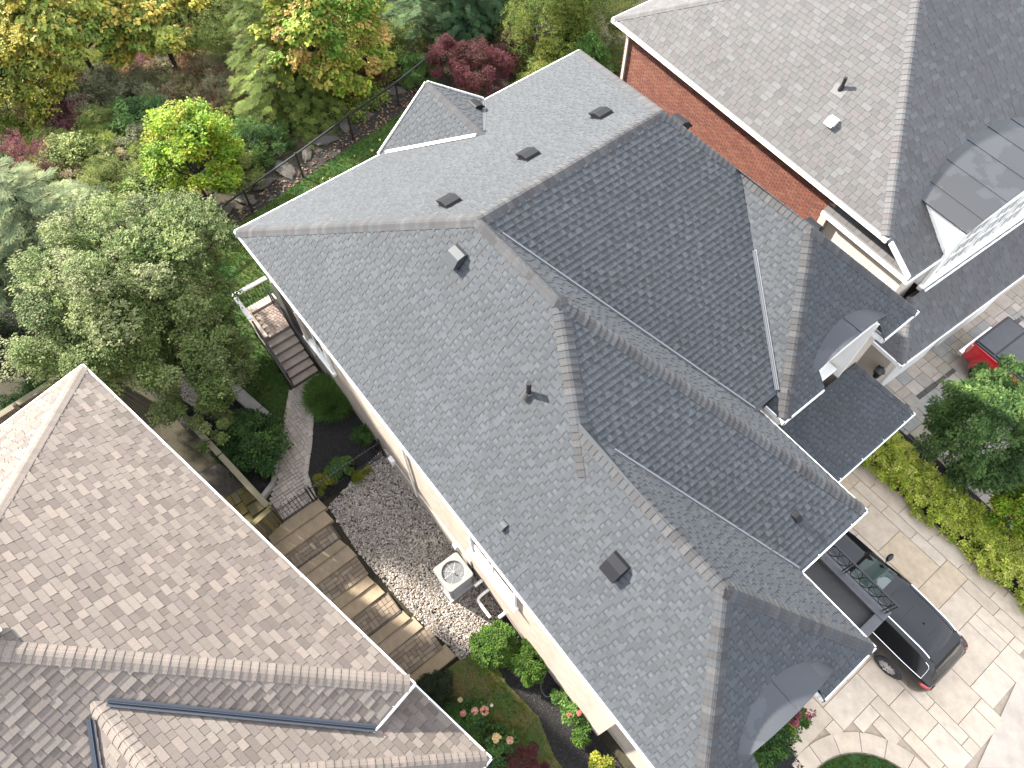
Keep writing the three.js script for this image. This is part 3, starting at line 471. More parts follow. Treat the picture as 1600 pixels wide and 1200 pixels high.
  mesh('dormer_wall', [box(0.05, 5.4, 4.3, 6.78, -1.2, 0.0), box(0.05, 5.4, 6.2, 6.77, -1.55, -1.2), segWall()], std([0.78, 0.77, 0.74], 0.6, { map: rep(stuccoTex, 0.6) }), D);
  mesh('dormer_moulding', [rbox(-0.02, 5.47, 6.62, 6.76, 0.0, 0.12, 0.01), rbox(-0.02, 0.16, 4.4, 6.62, 0.0, 0.1, 0.01), rbox(-0.1, 5.55, 4.3, 4.46, 0.0, 0.28, 0.02)], whiteMat, D);
  for (const x of [0.95, 2.25, 3.55]) { const w = mesh('dormer_window', box(x - 0.5, x + 0.5, 4.75, 6.55, 0.01, 0.05), glassMat, D); }
  mesh('dormer_sash', [0.45, 1.45, 1.75, 2.75, 3.05, 4.05].map(x => box(x - 0.03, x + 0.03, 4.7, 6.6, 0.02, 0.09)).concat([4.75, 5.35, 5.95, 6.55].flatMap(y => [0.42, 1.72, 3.02].map(x => box(x, x + 1.06, y - 0.025, y + 0.025, 0.02, 0.085))), [0.8, 1.12, 2.1, 2.42, 3.4, 3.72].map(x => box(x - 0.018, x + 0.018, 4.75, 6.55, 0.02, 0.08))), whiteMat, D);
  // garage doors, wall lanterns
  for (const x of [1.0, 4.3]) { const d = mesh('garage_door', prismY([Q(x, 2.1), Q(x + 2.7, 2.1), Q(x + 2.7, 2.16), Q(x, 2.16)], 0.02, 2.4), whiteMat, brickHouse); }
  for (const [x, z] of [[0.02, 1.95], [7.6, 2.2]]) { const g = new THREE.Group(); g.name = 'wall_lantern'; brickHouse.add(g); g.position.set(...N(x, 2.2, z)); const gg = rng(3); mesh('lantern_body', [new THREE.CylinderGeometry(0.13, 0.09, 0.34, 6).translate(-0.14, 0.25, 0.1), new THREE.ConeGeometry(0.17, 0.14, 6).translate(-0.14, 0.49, 0.1), rod([-0.14, 0.55, 0.1], [-0.14, 0.62, 0.1], 0.02)], blackMetal, g); mesh('lantern_arm', [tube([[0, 0.1, 0], [-0.05, 0.02, 0.04], [-0.14, 0.06, 0.1]], 0.02, 10, 6), rbox(-0.02, 0.03, 0, 0.4, -0.06, 0.06, 0.01)], blackMetal, g); }
  // vent and plumbing stack on the pale slope
  const onL = (x, z) => N(x, 6.5 + 0.85 * x, z);
  roofVent(brickHouse, onL(1.12, -3.45), left, { mat: std([0.72, 0.72, 0.70], 0.4), flange: flashMat, louvre: std([0.12, 0.13, 0.12], 0.7), w: 0.3, l: 0.3, h: 0.17 });
  { const p = onL(1.72, -3.95), v = mesh('vent_pipe', [rod([p[0], p[1] - 0.1, p[2]], [p[0], p[1] + 0.36, p[2]], 0.05, 0.05, 12), rod([p[0], p[1] - 0.05, p[2]], [p[0], p[1] + 0.1, p[2]], 0.085, 0.06, 12)], blackMetal, brickHouse);
    const m = mesh('pipe_flashing', rbox(-0.2, 0.2, 0, 0.012, -0.1, 0.22, 0.004), std([0.05, 0.05, 0.052], 0.6), v); m.position.set(...p); m.quaternion.setFromRotationMatrix(new THREE.Matrix4().makeBasis(left.e, left.n, left.u.clone().negate())); }
  rebase(brickHouse, [22.5, 0, -9.5]);
}
const brownRoof = {
  exposure: 0.148, thick: 0.015, thin: 0.009, tabW: [0.16, 0.36], gapW: [0.14, 0.34], joint: 0.009, band: null,
  pal: [[0.1231, 0.1018, 0.0876], [0.1404, 0.1176, 0.1016], [0.1059, 0.0864, 0.0742], [0.1577, 0.1346, 0.1156], [0.0912, 0.0745, 0.0648], [0.1158, 0.0936, 0.0851], [0.1674, 0.1368, 0.1182]],
  tab: [0, 0, 1, 1, 3, 6, 5], gap: [2, 2, 4, 0, 5, 1], cap: [1, 3, 6, 6, 1],
};
const brownHouse = thing('brown_roof_house', 'neighbouring house at the lower left, seen as a brown shingle roof with white gutters', 'house');
{
  const M = (x, y, z) => [-0.29 + 0.9796 * x + 0.201 * z, y, -2.61 - 0.201 * x + 0.9796 * z], Q = (x, z) => { const p = M(x, 0, z); return [p[0], p[2]]; };
  const R = new Roofing(brownRoof, 31), zr = -11.15, W = -14, sp = 0.65, fp = 0.52, h = 3.06, yh = 9.56, xh = -4.7, zh = -5.88, y5 = 5.7, wp = 0.72, xr = -3.73, yr = 8.386, zv = -(yr - 6.5) / fp;
  const right = R.plane([M(0, E0, zr), M(0, E0, 0), M(xh, yh, zh)]), rear = R.plane([M(0, E0, zr), M(xh, yh, zh), M(W - xh, yh, zh), M(W, E0, zr)]);
  const front = R.plane([M(0, E0, 0), M(-1.11, E0, 0), M(xr, yr, zv), M(2 * xr + 1.11, E0, 0), M(W, E0, 0), M(W - xh, yh, zh), M(xh, yh, zh)]), far = R.plane([M(W, E0, zr), M(W, E0, 0), M(W - xh, yh, zh)]);
  const wr = R.plane([M(0, y5, -0.45), M(0, y5, 1.93), M(xr, yr, 1.93 + xr), M(xr, yr, zv), M(-1.11, E0, 0)]), wl = R.plane([M(2 * xr, y5, 0), M(2 * xr, y5, 1.93), M(xr, yr, 1.93 + xr), M(xr, yr, zv), M(2 * xr + 1.11, E0, 0)]), wf = R.plane([M(0, y5, 1.93), M(xr, yr, 1.93 + xr), M(2 * xr, y5, 1.93)]);
  R.hip(M(0, E0, zr), M(xh, yh, zh), right.n, rear.n, 0.16); R.hip(M(0, E0, 0), M(xh, yh, zh), right.n, front.n, 0.17); R.hip(M(xh, yh, zh), M(W - xh, yh, zh), front.n, rear.n, 0.16);
  R.hip(M(xr, yr, 1.93 + xr), M(xr, yr, zv), wr.n, wl.n, 0.17); R.hip(M(0, y5, 1.93), M(xr, yr, 1.93 + xr), wr.n, wf.n, 0.15);
  R.build(brownHouse, 'roof', 300, 120);
  const blue = std([0.026, 0.031, 0.042], 0.5, { metalness: 0.2 });
  valley(brownHouse, M(xr + 0.15, yr - 0.08, zv + 0.2), M(-1.06, E0 + 0.03, -0.03), wr.n, front.n, 0.075, blue, 0.03); valley(brownHouse, M(xr - 0.15, yr - 0.08, zv + 0.2), M(2 * xr + 1.06, E0 + 0.03, -0.03), wl.n, front.n, 0.075, blue, 0.03);
  const out = [0.9796, -0.201], fr = [0.201, 0.9796], gt = (a, b, o, y, k) => gutter(brownHouse, Q(...a), Q(...b), o, y, k);
  gt([0, zr], [0, 0], out, E0); gt([0, 0], [-1.15, 0], fr, E0); gt([0, zr], [W, zr], [-0.201, -0.9796], E0); gt([0, -0.3], [0, 1.93], out, y5); gt([0, 1.93], [W / 2, 1.93], fr, y5);
  mesh('wall', prismY([Q(-0.45, zr + 0.45), Q(W + 0.45, zr + 0.45), Q(W + 0.45, -0.45), Q(-0.45, -0.45)], -0.3, 6.36), creamMat, brownHouse);
  mesh('wing_wall', prismY([Q(-0.45, -0.45), Q(-7, -0.45), Q(-7, 1.5), Q(-0.45, 1.5)], -0.3, 5.55), creamMat, brownHouse);
  mesh('soffit', [prismY([Q(-0.03, zr + 0.02), Q(-0.45, zr + 0.02), Q(-0.45, -0.03), Q(-0.03, -0.03)], 6.36, 6.38), prismY([Q(-0.03, 0.02), Q(-0.45, 0.02), Q(-0.45, 1.9), Q(-0.03, 1.9)], 5.56, 5.58)], whiteMat, brownHouse);
  roofVent(brownHouse, M(-4.1, 6.5 + sp * 4.1, -5.45), right, { mat: std([0.5, 0.52, 0.55], 0.35, { metalness: 0.4 }), w: 0.4, l: 0.4, h: 0.2 });
  rebase(brownHouse, [-7, 0, -7]);
}

// ---------------------------------------------------------------- paved ground
const jointMat = std([0.10, 0.085, 0.07], 1, { map: rep(soilTex, 2) });
const slabTones = [[0.43, 0.355, 0.28], [0.45, 0.372, 0.295], [0.41, 0.338, 0.265], [0.455, 0.385, 0.31], [0.42, 0.343, 0.265], [0.44, 0.37, 0.295]];
const stoneMats = t => t.map((c, i) => std(c, 0.88, { map: rep(mottleTex, [0.55, 0.8, 0.65][i % 3]), bumpMap: rep(grainTex, 1.3), bumpScale: 0.0015 }));
const rustMat = std([0.42, 0.335, 0.24], 0.88, { map: rep(mottleTex, 1.1), bumpMap: rep(grainTex, 1.3), bumpScale: 0.0015 });
const unitSlab = (() => { const g = new RoundedBoxGeometry(1, 1, 1, 1, 0.02); g.translate(0, -0.5, 0); worldUV(g); return g; })();
function slabGeo(w, d, seed) { const r = rng(seed), g = rbox(-w / 2, w / 2, -0.05, 0, -d / 2, d / 2, 0.005), u = g.attributes.uv; const a = r() * 5, b = r() * 5; for (let i = 0; i < u.count; i++) u.setXY(i, u.getX(i) + a, u.getY(i) + b); return g; }
// lays stones of several sizes on a grid over a region; place(u, v) turns grid metres into the world
const sizeCache = {};
function ashlar(parent, name, region, cell, sizes, place, turn, mats, o = {}) {
  const r = rng(o.seed ?? 9), taken = new Set(), key = (i, j) => i * 1000 + j; let made = 0;
  const ok = (i, j) => { const [x, z] = place((i + 0.5) * cell, (j + 0.5) * cell); return inPoly(x, z, region); };
  for (let j = o.j0; j < o.j1; j++) for (let i = o.i0; i < o.i1; i++) {
    if (taken.has(key(i, j)) || !ok(i, j)) continue;
    const fits = ([a, b]) => { for (let p = 0; p < a; p++) for (let q = 0; q < b; q++) if (taken.has(key(i + p, j + q)) || !ok(i + p, j + q)) return false; return true; };
    let opts = sizes.filter(fits); if (!opts.length) opts = [[1, 2], [2, 1], [1, 1]].filter(fits).slice(0, 1);
    if (!opts.length) continue;
    const [a, b] = opts[Math.floor(Math.pow(r(), o.bias ?? 0.8) * opts.length) % opts.length];
    for (let p = 0; p < a; p++) for (let q = 0; q < b; q++) taken.add(key(i + p, j + q));
    const [x, z] = place((i + a / 2) * cell, (j + b / 2) * cell), g = (o.gap ?? 0.014), v = Math.floor(r() * 4), k = `${name}${cell}_${a}_${b}_${v}`;
    sizeCache[k] ??= slabGeo(a * cell - g, b * cell - g, v * 31 + a * 7 + b);
    const m = mesh(name, sizeCache[k], o.rust && r() < o.rust(x, z) ? rustMat : mats[Math.floor(r() * mats.length)], parent); m.position.set(x, (o.y ?? gy(z)) + 0.002 + 0.003 * r(), z); m.rotation.y = turn; made++;
  }
  return made;
}
const arcC = [6.6, 6.3], arcP = (R, a) => [arcC[0] + R * Math.cos(a), arcC[1] + R * Math.sin(a)];
const arcOuter = []; for (let i = 0; i <= 16; i++) arcOuter.push(arcP(2.36, lerp(1.0, -1.7, i / 16)));
const driveRegion = [[6.42, 2.3], [9.75, 2.3], [9.75, -0.88], [14.3, -0.88], [14.3, 6.08], [12.31, 6.52], [9.94, 7.03], ...arcOuter.filter(p => p[1] < 7.05), [6.42, 4.0]];
const drive = sheet('driveway', [[6.40, 2.2], [9.65, 2.2], [9.65, -0.95], [14.7, -0.95], [14.74, 6.0], [14.74, 40], [6.4, 40]], -0.03, std([0.30, 0.245, 0.19], 1, { map: rep(mottleTex, 1) }));
const tan = stoneMats(slabTones);
ashlar(drive, 'paving_slab', driveRegion, 0.36, [[2, 2], [3, 2], [2, 3], [3, 3], [4, 3], [3, 4], [1, 3], [4, 2]], (u, v) => [u, v], 0, tan, { i0: 17, i1: 42, j0: -4, j1: 21, seed: 14, bias: 0.7, y: 0, gap: 0.015, rust: (x, z) => x > 11.5 && z < 4 ? 0.22 : 0.03 });
for (let i = 0; i < 6; i++) mesh('edge_stone', slabGeo(0.32, 1.16 - 0.014, i), tan[i % 6], drive).position.set(14.47, 0.003, -0.3 + 1.16 * i);
{ // curved border round the lawn, concrete apron towards the street
  const n = 8; for (let i = 0; i < n; i++) { const out = [], a0 = lerp(-1.75, 0.75, i / n) + 0.004, a1 = lerp(-1.75, 0.75, (i + 1) / n) - 0.004; for (let k = 0; k <= 5; k++) out.push(arcP(2.345, lerp(a0, a1, k / 5))); for (let k = 5; k >= 0; k--) out.push(arcP(1.86, lerp(a0, a1, k / 5))); mesh('edge_stone', prismY(out, -0.03, 0.006), tan[(i * 2) % 6], drive); }
  const con = std([0.40, 0.345, 0.29], 0.9, { map: rep(mottleTex, 0.4), bumpMap: rep(grainTex, 2), bumpScale: 0.001 });
  for (const q of [[[9.97, 7.05], [12.33, 6.54], [14.7, 6.03], [14.7, 8.4], [12.4, 8.3], [11.1, 7.95]], [[9.94, 7.06], [11.06, 7.97], [10.2, 12], [8.4, 12], [8.3, 8.0], [9.0, 7.15]], [[11.12, 7.99], [12.4, 8.33], [14.7, 8.43], [14.7, 12], [10.25, 12]]]) mesh('concrete_slab', prismY(q, -0.03, 0.004), con, drive);
}
// the neighbour's drive of smaller mixed stones, in the neighbour's own direction
{
  const P = (u, v) => [15.87 + 0.9986 * u - 0.053 * v, -3.94 + 0.053 * u + 0.9986 * v];
  const reg = [P(-0.75, 2.1), P(11, 2.1), P(11, 9), P(0.9, 14), P(0.9, 3.9)];
  const d2 = sheet('neighbour_driveway', [P(-0.9, 2.05), P(12, 2.05), P(12, 14), P(0.6, 14), P(0.6, 4.0)], -0.045, jointMat);
  const warm = stoneMats([[0.33, 0.285, 0.24], [0.355, 0.305, 0.265], [0.29, 0.262, 0.23], [0.31, 0.278, 0.222], [0.26, 0.255, 0.24], [0.37, 0.33, 0.29]]);
  const a = reg.slice(), strip = v => v > 3.02 && v < 3.32;
  ashlar(d2, 'paving_stone', a, 0.16, [[2, 2], [3, 2], [2, 3], [3, 4], [4, 3], [2, 4], [4, 4]], (u, v) => P(u, v + 0.16), -0.053, warm, { i0: -8, i1: 60, j0: 19, j1: 60, seed: 5, bias: 0.6, y: 0, gap: 0.012 });
  ashlar(d2, 'paving_stone', a, 0.16, [[2, 2], [3, 2], [4, 3], [3, 3]], (u, v) => P(u, v), -0.053, warm, { i0: -8, i1: 60, j0: 13, j1: 19, seed: 6, y: 0, gap: 0.012 });
  const dk = stoneMats([[0.085, 0.076, 0.068], [0.076, 0.069, 0.064]]);
  for (let i = 0; i < 22; i++) { const p = P(-0.2 + i * 0.52, 3.12); const m = mesh('border_stone', slabGeo(0.505, 0.145, i), dk[i % 2], d2); m.position.set(p[0], 0.003, p[1]); m.rotation.y = -0.053; }
  for (let i = 0; i < 12; i++) { const p = P(0.76, 4.1 + i * 0.52); const m = mesh('border_stone', slabGeo(0.19, 0.505, i), dk[i % 2], d2); m.position.set(p[0], 0.004, p[1]); m.rotation.y = -0.053; }
}
// back-garden path of small pavers with a stone kerb
const pathPoly = [[1.45, -13.42], [2.42, -13.42], [1.85, -12.75], [0.92, -11.35], [0.32, -10.6], [0.12, -9.72], [-0.98, -9.72], [-1.0, -10.5], [-0.5, -10.92], [0.14, -11.85], [0.56, -12.35]];
const greyStone = stoneMats([[0.29, 0.25, 0.213], [0.32, 0.277, 0.24], [0.265, 0.23, 0.197], [0.305, 0.272, 0.24]]);
{
  const path = sheet('garden_path', pathPoly, -0.05, jointMat);
  ashlar(path, 'paver', pathPoly, 0.105, [[1, 2], [2, 1], [2, 2], [1, 1]], (u, v) => [u, v], 0, greyStone, { i0: -11, i1: 25, j0: -130, j1: -92, seed: 3, gap: 0.009 });
  for (const L of [[[2.42, -13.42], [1.85, -12.75], [0.92, -11.35], [0.32, -10.6], [0.12, -9.78]], [[1.45, -13.42], [0.60, -12.38]]]) for (let i = 0; i + 1 < L.length; i++) { const [a, b] = [L[i], L[i + 1]], n = Math.max(1, Math.round(Math.hypot(b[0] - a[0], b[1] - a[1]) / 0.3)); for (let k = 0; k < n; k++) { const q = t => [lerp(a[0], b[0], t), gy(lerp(a[1], b[1], t)) - 0.015, lerp(a[1], b[1], t)]; mesh('edge_stone', bar(q((k + 0.02) / n), q((k + 0.98) / n), 0.15, 0.06), greyStone[(k + i) % 4], path); } }
  const kerbMat = std([0.26, 0.247, 0.23], 0.9, { map: rep(mottleTex, 0.9), bumpMap: rep(stuccoTex, 2), bumpScale: 0.003 });
  const kb = thing('stone_kerb', 'low grey cut-stone kerb between the small lawn and the shaded planting bed', 'kerb');
  for (let i = 0; i < 5; i++) { const t0 = i / 5 + 0.002, t1 = (i + 1) / 5 - 0.002, L = t => [lerp(-0.35, 0.62, t), lerp(-17.2, -12.36, t)], K = t => { const p = L(t); return [p[0] - 0.38, p[1] + 0.06]; }; mesh('kerb_stone', prismY([L(t0), L(t1), K(t1), K(t0)], 0.7, 1.12, 0.012), kerbMat, kb); }
  const pts = [[0.56, -12.34], [0.14, -11.85], [-0.5, -10.92], [-1.0, -10.72]];
  for (let i = 0; i < 3; i++) { const a = pts[i], b = pts[i + 1]; mesh('kerb_stone', bar([a[0] - 0.07, gy(a[1]) + 0.02, a[1]], [b[0] - 0.07, gy(b[1]) + 0.02, b[1]], 0.13, 0.2), kerbMat, kb); }
  rebase(kb, [0, 0.9, -13]);
}
// stepped side path: stone treads in pairs with pavers between them, going down to the front
{
  const st = thing('side_steps', 'stepped path of tan stone treads and small pavers running down beside the pebbles', 'steps');
  const tread = [[0.22, 0.172, 0.113], [0.245, 0.19, 0.128], [0.20, 0.157, 0.105], [0.225, 0.176, 0.125]].map(c => std(c, 0.85, { map: rep(mottleTex, 0.9), bumpMap: rep(grainTex, 1), bumpScale: 0.002 }));
  const pav = stoneMats([[0.145, 0.112, 0.082], [0.17, 0.134, 0.10], [0.13, 0.102, 0.078], [0.19, 0.155, 0.115]]);
  const Z = [[-9.66, -9.28, 0.88, 0.25], [-9.28, -8.86, 0.79, 0.2], [-8.28, -8.02, 0.665, 0.1], [-8.02, -7.60, 0.60, 0.18], [-6.95, -6.62, 0.51, 0.16], [-6.62, -6.22, 0.45, 0.24], [-5.50, -5.20, 0.345, 0.42], [-5.20, -4.80, 0.28, 0.56], [-4.05, -3.62, 0.17, 0.84]];
  Z.forEach(([a, b, y, xr], i) => mesh('tread', (() => { const s = prismY([[-1.55, a], [xr - 0.03, a - 0.02], [xr + 0.03, b], [-1.55, b + 0.03]], y - 0.35, y, 0.014); return s; })(), tread[i % 4], st));
  for (const [a, b, y, xr] of [[-8.86, -8.28, 0.69, 0.12], [-7.60, -6.95, 0.545, 0.14], [-6.22, -5.50, 0.385, 0.34], [-4.80, -4.05, 0.225, 0.66]]) {
    const L = mesh('landing', box(-1.5, xr, y - 0.3, y - 0.012, a + 0.012, b - 0.012), jointMat, st), reg = [[-1.5, a + 0.01], [xr, a + 0.01], [xr, b - 0.01], [-1.5, b - 0.01]];
    ashlar(L, 'paver', reg, 0.13, [[2, 1], [1, 1], [1, 2], [3, 1]], (u, v) => [u - 1.5, v + a + 0.01], 0, pav, { i0: 0, i1: 20, j0: 0, j1: 6, seed: Math.round(a * 10) + 200, y, gap: 0.012 });
  }
  rebase(st, [-0.4, 0, -6.5]);
}
// ---------------------------------------------------------------- beds, pebbles, lawns
const mulchMat = std([0.019, 0.0175, 0.017], 1, { map: rep(soilTex, 1.6), bumpMap: rep(soilTex, 1.6), bumpScale: 0.03 });
const bedA = [[0.95, -11.3], [1.9, -12.75], [2.5, -13.4], [2.64, -13.4], [2.64, -9.85], [1.5, -9.55], [0.14, -9.6], [0.35, -10.6]], bedB = [[-0.5, -17.3], [0.5, -12.4], [0.05, -11.85], [-0.6, -10.9], [-1.05, -10.75], [-1.6, -12.6], [-2.4, -17.3]], bedC = [[1.65, -3.35], [2.66, -3.75], [2.66, 2.6], [1.75, 2.6], [1.45, 1.1], [1.42, 0.0], [1.7, -1.0], [1.55, -2.2]], bedD = [[2.6, 2.1], [6.42, 2.1], [6.42, 4.4], [5.9, 5.2], [2.0, 5.2], [1.75, 2.6]], bedE = [[0.2, -20.7], [2.0, -20.28], [3.1, -20.8], [5.1, -21.12], [7.3, -21.5], [9.3, -21.8], [10.95, -22.0], [13.2, -22.5], [14.3, -23.3], [11.3, -22.98], [9.0, -22.4], [7.15, -22.18], [5.2, -21.82], [1.8, -20.95]];
for (const [p, n] of [[bedA, 'planting_bed'], [bedB, 'planting_bed'], [bedC, 'planting_bed'], [bedD, 'planting_bed'], [bedE, 'planting_bed'], [[[14.70, -1.3], [16.5, -1.2], [16.4, 7], [14.76, 7]], 'planting_bed']]) sheet(n, p, 0.005, mulchMat);
const pebblePoly = [[0.32, -9.35], [1.5, -9.62], [2.6, -9.9], [2.62, -3.72], [1.75, -3.5], [0.9, -3.45], [0.86, -4.0], [0.62, -4.9], [0.42, -6.3], [0.28, -7.7]];
sheet('pebble_bed', pebblePoly, -0.01, std([0.06, 0.053, 0.046], 1, { map: rep(soilTex, 2) }));
const tmpM = new THREE.Matrix4(), tmpQ = new THREE.Quaternion(), tmpE = new THREE.Euler();
function scatter(name, geo, mat, list, kind, parent = scene) {   // list of {p, q|e, s, c}
  const im = new THREE.InstancedMesh(geo, mat, list.length); list.forEach((o, i) => { tmpM.compose(o.p, o.q ?? tmpQ.setFromEuler(tmpE.set(...o.e)), typeof o.s === 'number' ? V3(o.s, o.s, o.s) : o.s); im.setMatrixAt(i, tmpM); im.setColorAt(i, o.c); });
  im.name = parent === scene ? numbered(name) : name; shade(im); parent.add(im); if (kind) im.userData.kind = kind; return im;
}
function bounds(p) { return [Math.min(...p.map(q => q[0])), Math.max(...p.map(q => q[0])), Math.min(...p.map(q => q[1])), Math.max(...p.map(q => q[1]))]; }
function over(poly, density, f, seed) { const [a, b, c, d] = bounds(poly), r = rng(seed), n = Math.round((b - a) * (d - c) * density), out = []; for (let i = 0; i < n; i++) { const x = lerp(a, b, r()), z = lerp(c, d, r()); if (inPoly(x, z, poly)) { const o = f(x, z, r); if (o) out.push(o); } } return out; }
const blob = seed => { const g = new THREE.IcosahedronGeometry(1, 1), p = g.attributes.position, r = rng(seed), m = new Map(); for (let i = 0; i < p.count; i++) { const k = [p.getX(i), p.getY(i), p.getZ(i)].map(v => v.toFixed(2)).join(); if (!m.has(k)) m.set(k, 0.8 + 0.4 * r()); const s = m.get(k); p.setXYZ(i, p.getX(i) * s, p.getY(i) * s, p.getZ(i) * s); } g.computeVertexNormals(); return g; };
{
  const tones = [[0.46, 0.42, 0.38], [0.36, 0.32, 0.29], [0.58, 0.54, 0.50], [0.26, 0.22, 0.19], [0.41, 0.35, 0.29], [0.31, 0.30, 0.31], [0.64, 0.61, 0.58]];
  const list = over(pebblePoly, 1250, (x, z, r) => { const s = 0.018 + 0.02 * r() * r() + (r() < 0.08 ? 0.012 : 0), t = tones[Math.floor(r() * 7)], k = 0.85 + 0.3 * r(); return { p: V3(x, gy(z) + 0.004 + 0.018 * r(), z), e: [r() * 6, r() * 6, r() * 6], s: V3(s * (0.9 + 0.5 * r()), s * 0.75, s), c: C(t[0] * k * 0.5, t[1] * k * 0.485, t[2] * k * 0.465) }; }, 61);
  scatter('pebbles', blob(4), std(0xffffff, 0.8), list, 'stuff').userData.label = 'washed river pebbles filling the side yard around the air conditioner';
  // bark on the beds, leaves fallen by the back fence
  const chip = new THREE.BoxGeometry(1, 0.25, 0.4), bark = [];
  for (const b of [bedA, bedB, bedC, bedD]) bark.push(...over(b, 420, (x, z, r) => { const k = 0.5 + r(); return { p: V3(x, gy(z) + 0.012, z), e: [r() - 0.5, r() * 6, r() - 0.5], s: 0.02 + 0.03 * r(), c: C(0.024 * k, 0.0215 * k, 0.0205 * k) }; }, 62));
  scatter('bark_mulch', chip, std(0xffffff, 1), bark, 'stuff').userData.label = 'dark bark mulch spread over the planting beds';
}
const leafShape = (() => { const p = [[0, 0, 0], [0.5, 0.5, 0.08], [1, 0, 0], [0.5, -0.5, 0.08]], pos = [], uv = []; for (const [a, b, c] of [[0, 1, 2], [0, 2, 3]]) for (const i of [a, c, b]) { pos.push(p[i][0] - 0.5, p[i][2], p[i][1]); uv.push(p[i][0], p[i][1]); } const g = new THREE.BufferGeometry(); g.setAttribute('position', new THREE.Float32BufferAttribute(pos, 3)); g.setAttribute('uv', new THREE.Float32BufferAttribute(uv, 2)); g.computeVertexNormals(); return g; })();
const leafMat = (o = {}) => new THREE.MeshPhysicalMaterial({ color: 0xffffff, roughness: 0.75, side: THREE.DoubleSide, transmission: 0.28, thickness: 0, specularIntensity: 0.3, ...o });
{
  const fall = over(bedE, 70, (x, z, r) => { const t = [[0.10, 0.045, 0.02], [0.12, 0.075, 0.035], [0.16, 0.11, 0.06], [0.08, 0.035, 0.022]][Math.floor(r() * 4)]; return { p: V3(x, gy(z) + 0.03 + 0.02 * r(), z), e: [r() - 0.5, r() * 6, r() - 0.5], s: 0.05 + 0.06 * r(), c: C(...t) }; }, 63);
  fall.push(...over([[1.9, -19.9], [10.5, -21.6], [12.5, -21.0], [10, -18.5], [4, -19.2]], 7, (x, z, r) => r() < 0.5 && x > 6 || r() < 0.15 ? { p: V3(x, 0.98, z), e: [r() - 0.5, r() * 6, r() - 0.5], s: 0.06 + 0.07 * r(), c: C(0.24, 0.15 + 0.07 * r(), 0.06) } : null, 64));
  scatter('fallen_leaves', leafShape, leafMat({ transmission: 0 }), fall, 'stuff').userData.label = 'brown and yellow leaves fallen along the back fence and lawn';
  // lawns
  const lawnMat = std([0.045, 0.072, 0.012], 1, { map: rep(lawnTex, 0.5), bumpMap: rep(soilTex, 1.5), bumpScale: 0.03 }), dryMat = std([0.15, 0.118, 0.05], 1, { map: rep(lawnTex, 0.8), bumpMap: rep(soilTex, 1.5), bumpScale: 0.03 });
  const lawns = [['lawn', [[-0.3, -17.2], [0.64, -12.4], [1.42, -13.5], [1.55, -14.7], [1.55, -16.1], [2.7, -16.1], [2.7, -14.5], [14, -14.5], [14, -22.6], [10.95, -22.0], [9.3, -21.8], [7.3, -21.5], [5.1, -21.12], [3.1, -20.8], [2.0, -20.28], [0.2, -20.2]], 0.009, 0], ['side_lawn', [[0.86, -3.5], [1.65, -3.35], [1.55, -2.2], [1.7, -1.0], [1.42, 0.0], [1.45, 1.1], [1.75, 2.6], [2, 5], [-1.2, 5], [-1.0, -3.2], [-1.0, -3.58]], 0.007, 1], ['front_lawn', (() => { const q = []; for (let i = 0; i < 28; i++) q.push(arcP(1.83, i / 28 * Math.PI * 2)); return q; })(), 0.02, 0]];
  const blade = (() => { const gs = [], r = rng(8); for (let i = 0; i < 6; i++) { const a = r() * 6.28, w = 0.006, h = 0.7 + 0.5 * r(), c = Math.cos(a), s = Math.sin(a), x = (r() - 0.5) * 0.9, z = (r() - 0.5) * 0.9, lean = 0.25 + 0.5 * r(); const g = new THREE.BufferGeometry(); g.setAttribute('position', new THREE.Float32BufferAttribute([x - 0.09 * s, 0, z + 0.09 * c, x + 0.09 * s, 0, z - 0.09 * c, x + lean * c, h, z + lean * s], 3)); g.computeVertexNormals(); g.setAttribute('uv', new THREE.Float32BufferAttribute([0, 0, 1, 0, 0, 1], 2)); gs.push(g); } return mergeGeometries(gs); })();
  for (const [n, p, off, dry] of lawns) {
    sheet(n, p, off, dry ? dryMat : lawnMat);
    const g = noiseField(dry ? 5 : 9), cl = over(p, dry ? 420 : 380, (x, z, r) => {
      const v = g(x * 1.1, z * 1.1); if (dry && r() < (v > 0.55 ? 0.75 : v > 0.45 ? 0.4 : 0.1) && !(x > 1.1 && z < -2.2)) { const k = 0.7 + 0.6 * r(); return { p: V3(x, gy(z) + off, z), e: [0, r() * 6, 0], s: 0.045, c: C(0.22 * k, 0.165 * k, 0.08 * k) }; }
      const k = 0.65 + 0.7 * r(), y = v > 0.6 ? 1 : 0; return { p: V3(x, gy(z) + off, z), e: [0.3 * (r() - 0.5), r() * 6, 0.3 * (r() - 0.5)], s: 0.045 + 0.035 * r(), c: C((0.055 + 0.035 * y) * k * (dry ? 2.3 : 1), (0.105 + 0.025 * y) * k * (dry ? 1.9 : 1), 0.011 * k) };
    }, 70 + n.length);
    scatter('grass', blade, leafMat({ roughness: 0.7 }), cl, 'stuff').userData.label = { lawn: 'mown green grass of the back garden', side_lawn: 'patchy half dry grass of the side strip', front_lawn: 'short green grass in the curved front bed' }[n];
  }
}
function noiseField(seed) { const r = rng(seed), N = 64, t = Float32Array.from({ length: N * N }, () => r()); return (x, z) => { x = ((x % N) + N) % N; z = ((z % N) + N) % N; const i = Math.floor(x), j = Math.floor(z), u = x - i, w = z - j, a = (p, q) => t[(q % N) * N + p % N], s = v => v * v * (3 - 2 * v); return lerp(lerp(a(i, j), a(i + 1, j), s(u)), lerp(a(i, j + 1), a(i + 1, j + 1), s(u)), s(w)); }; }

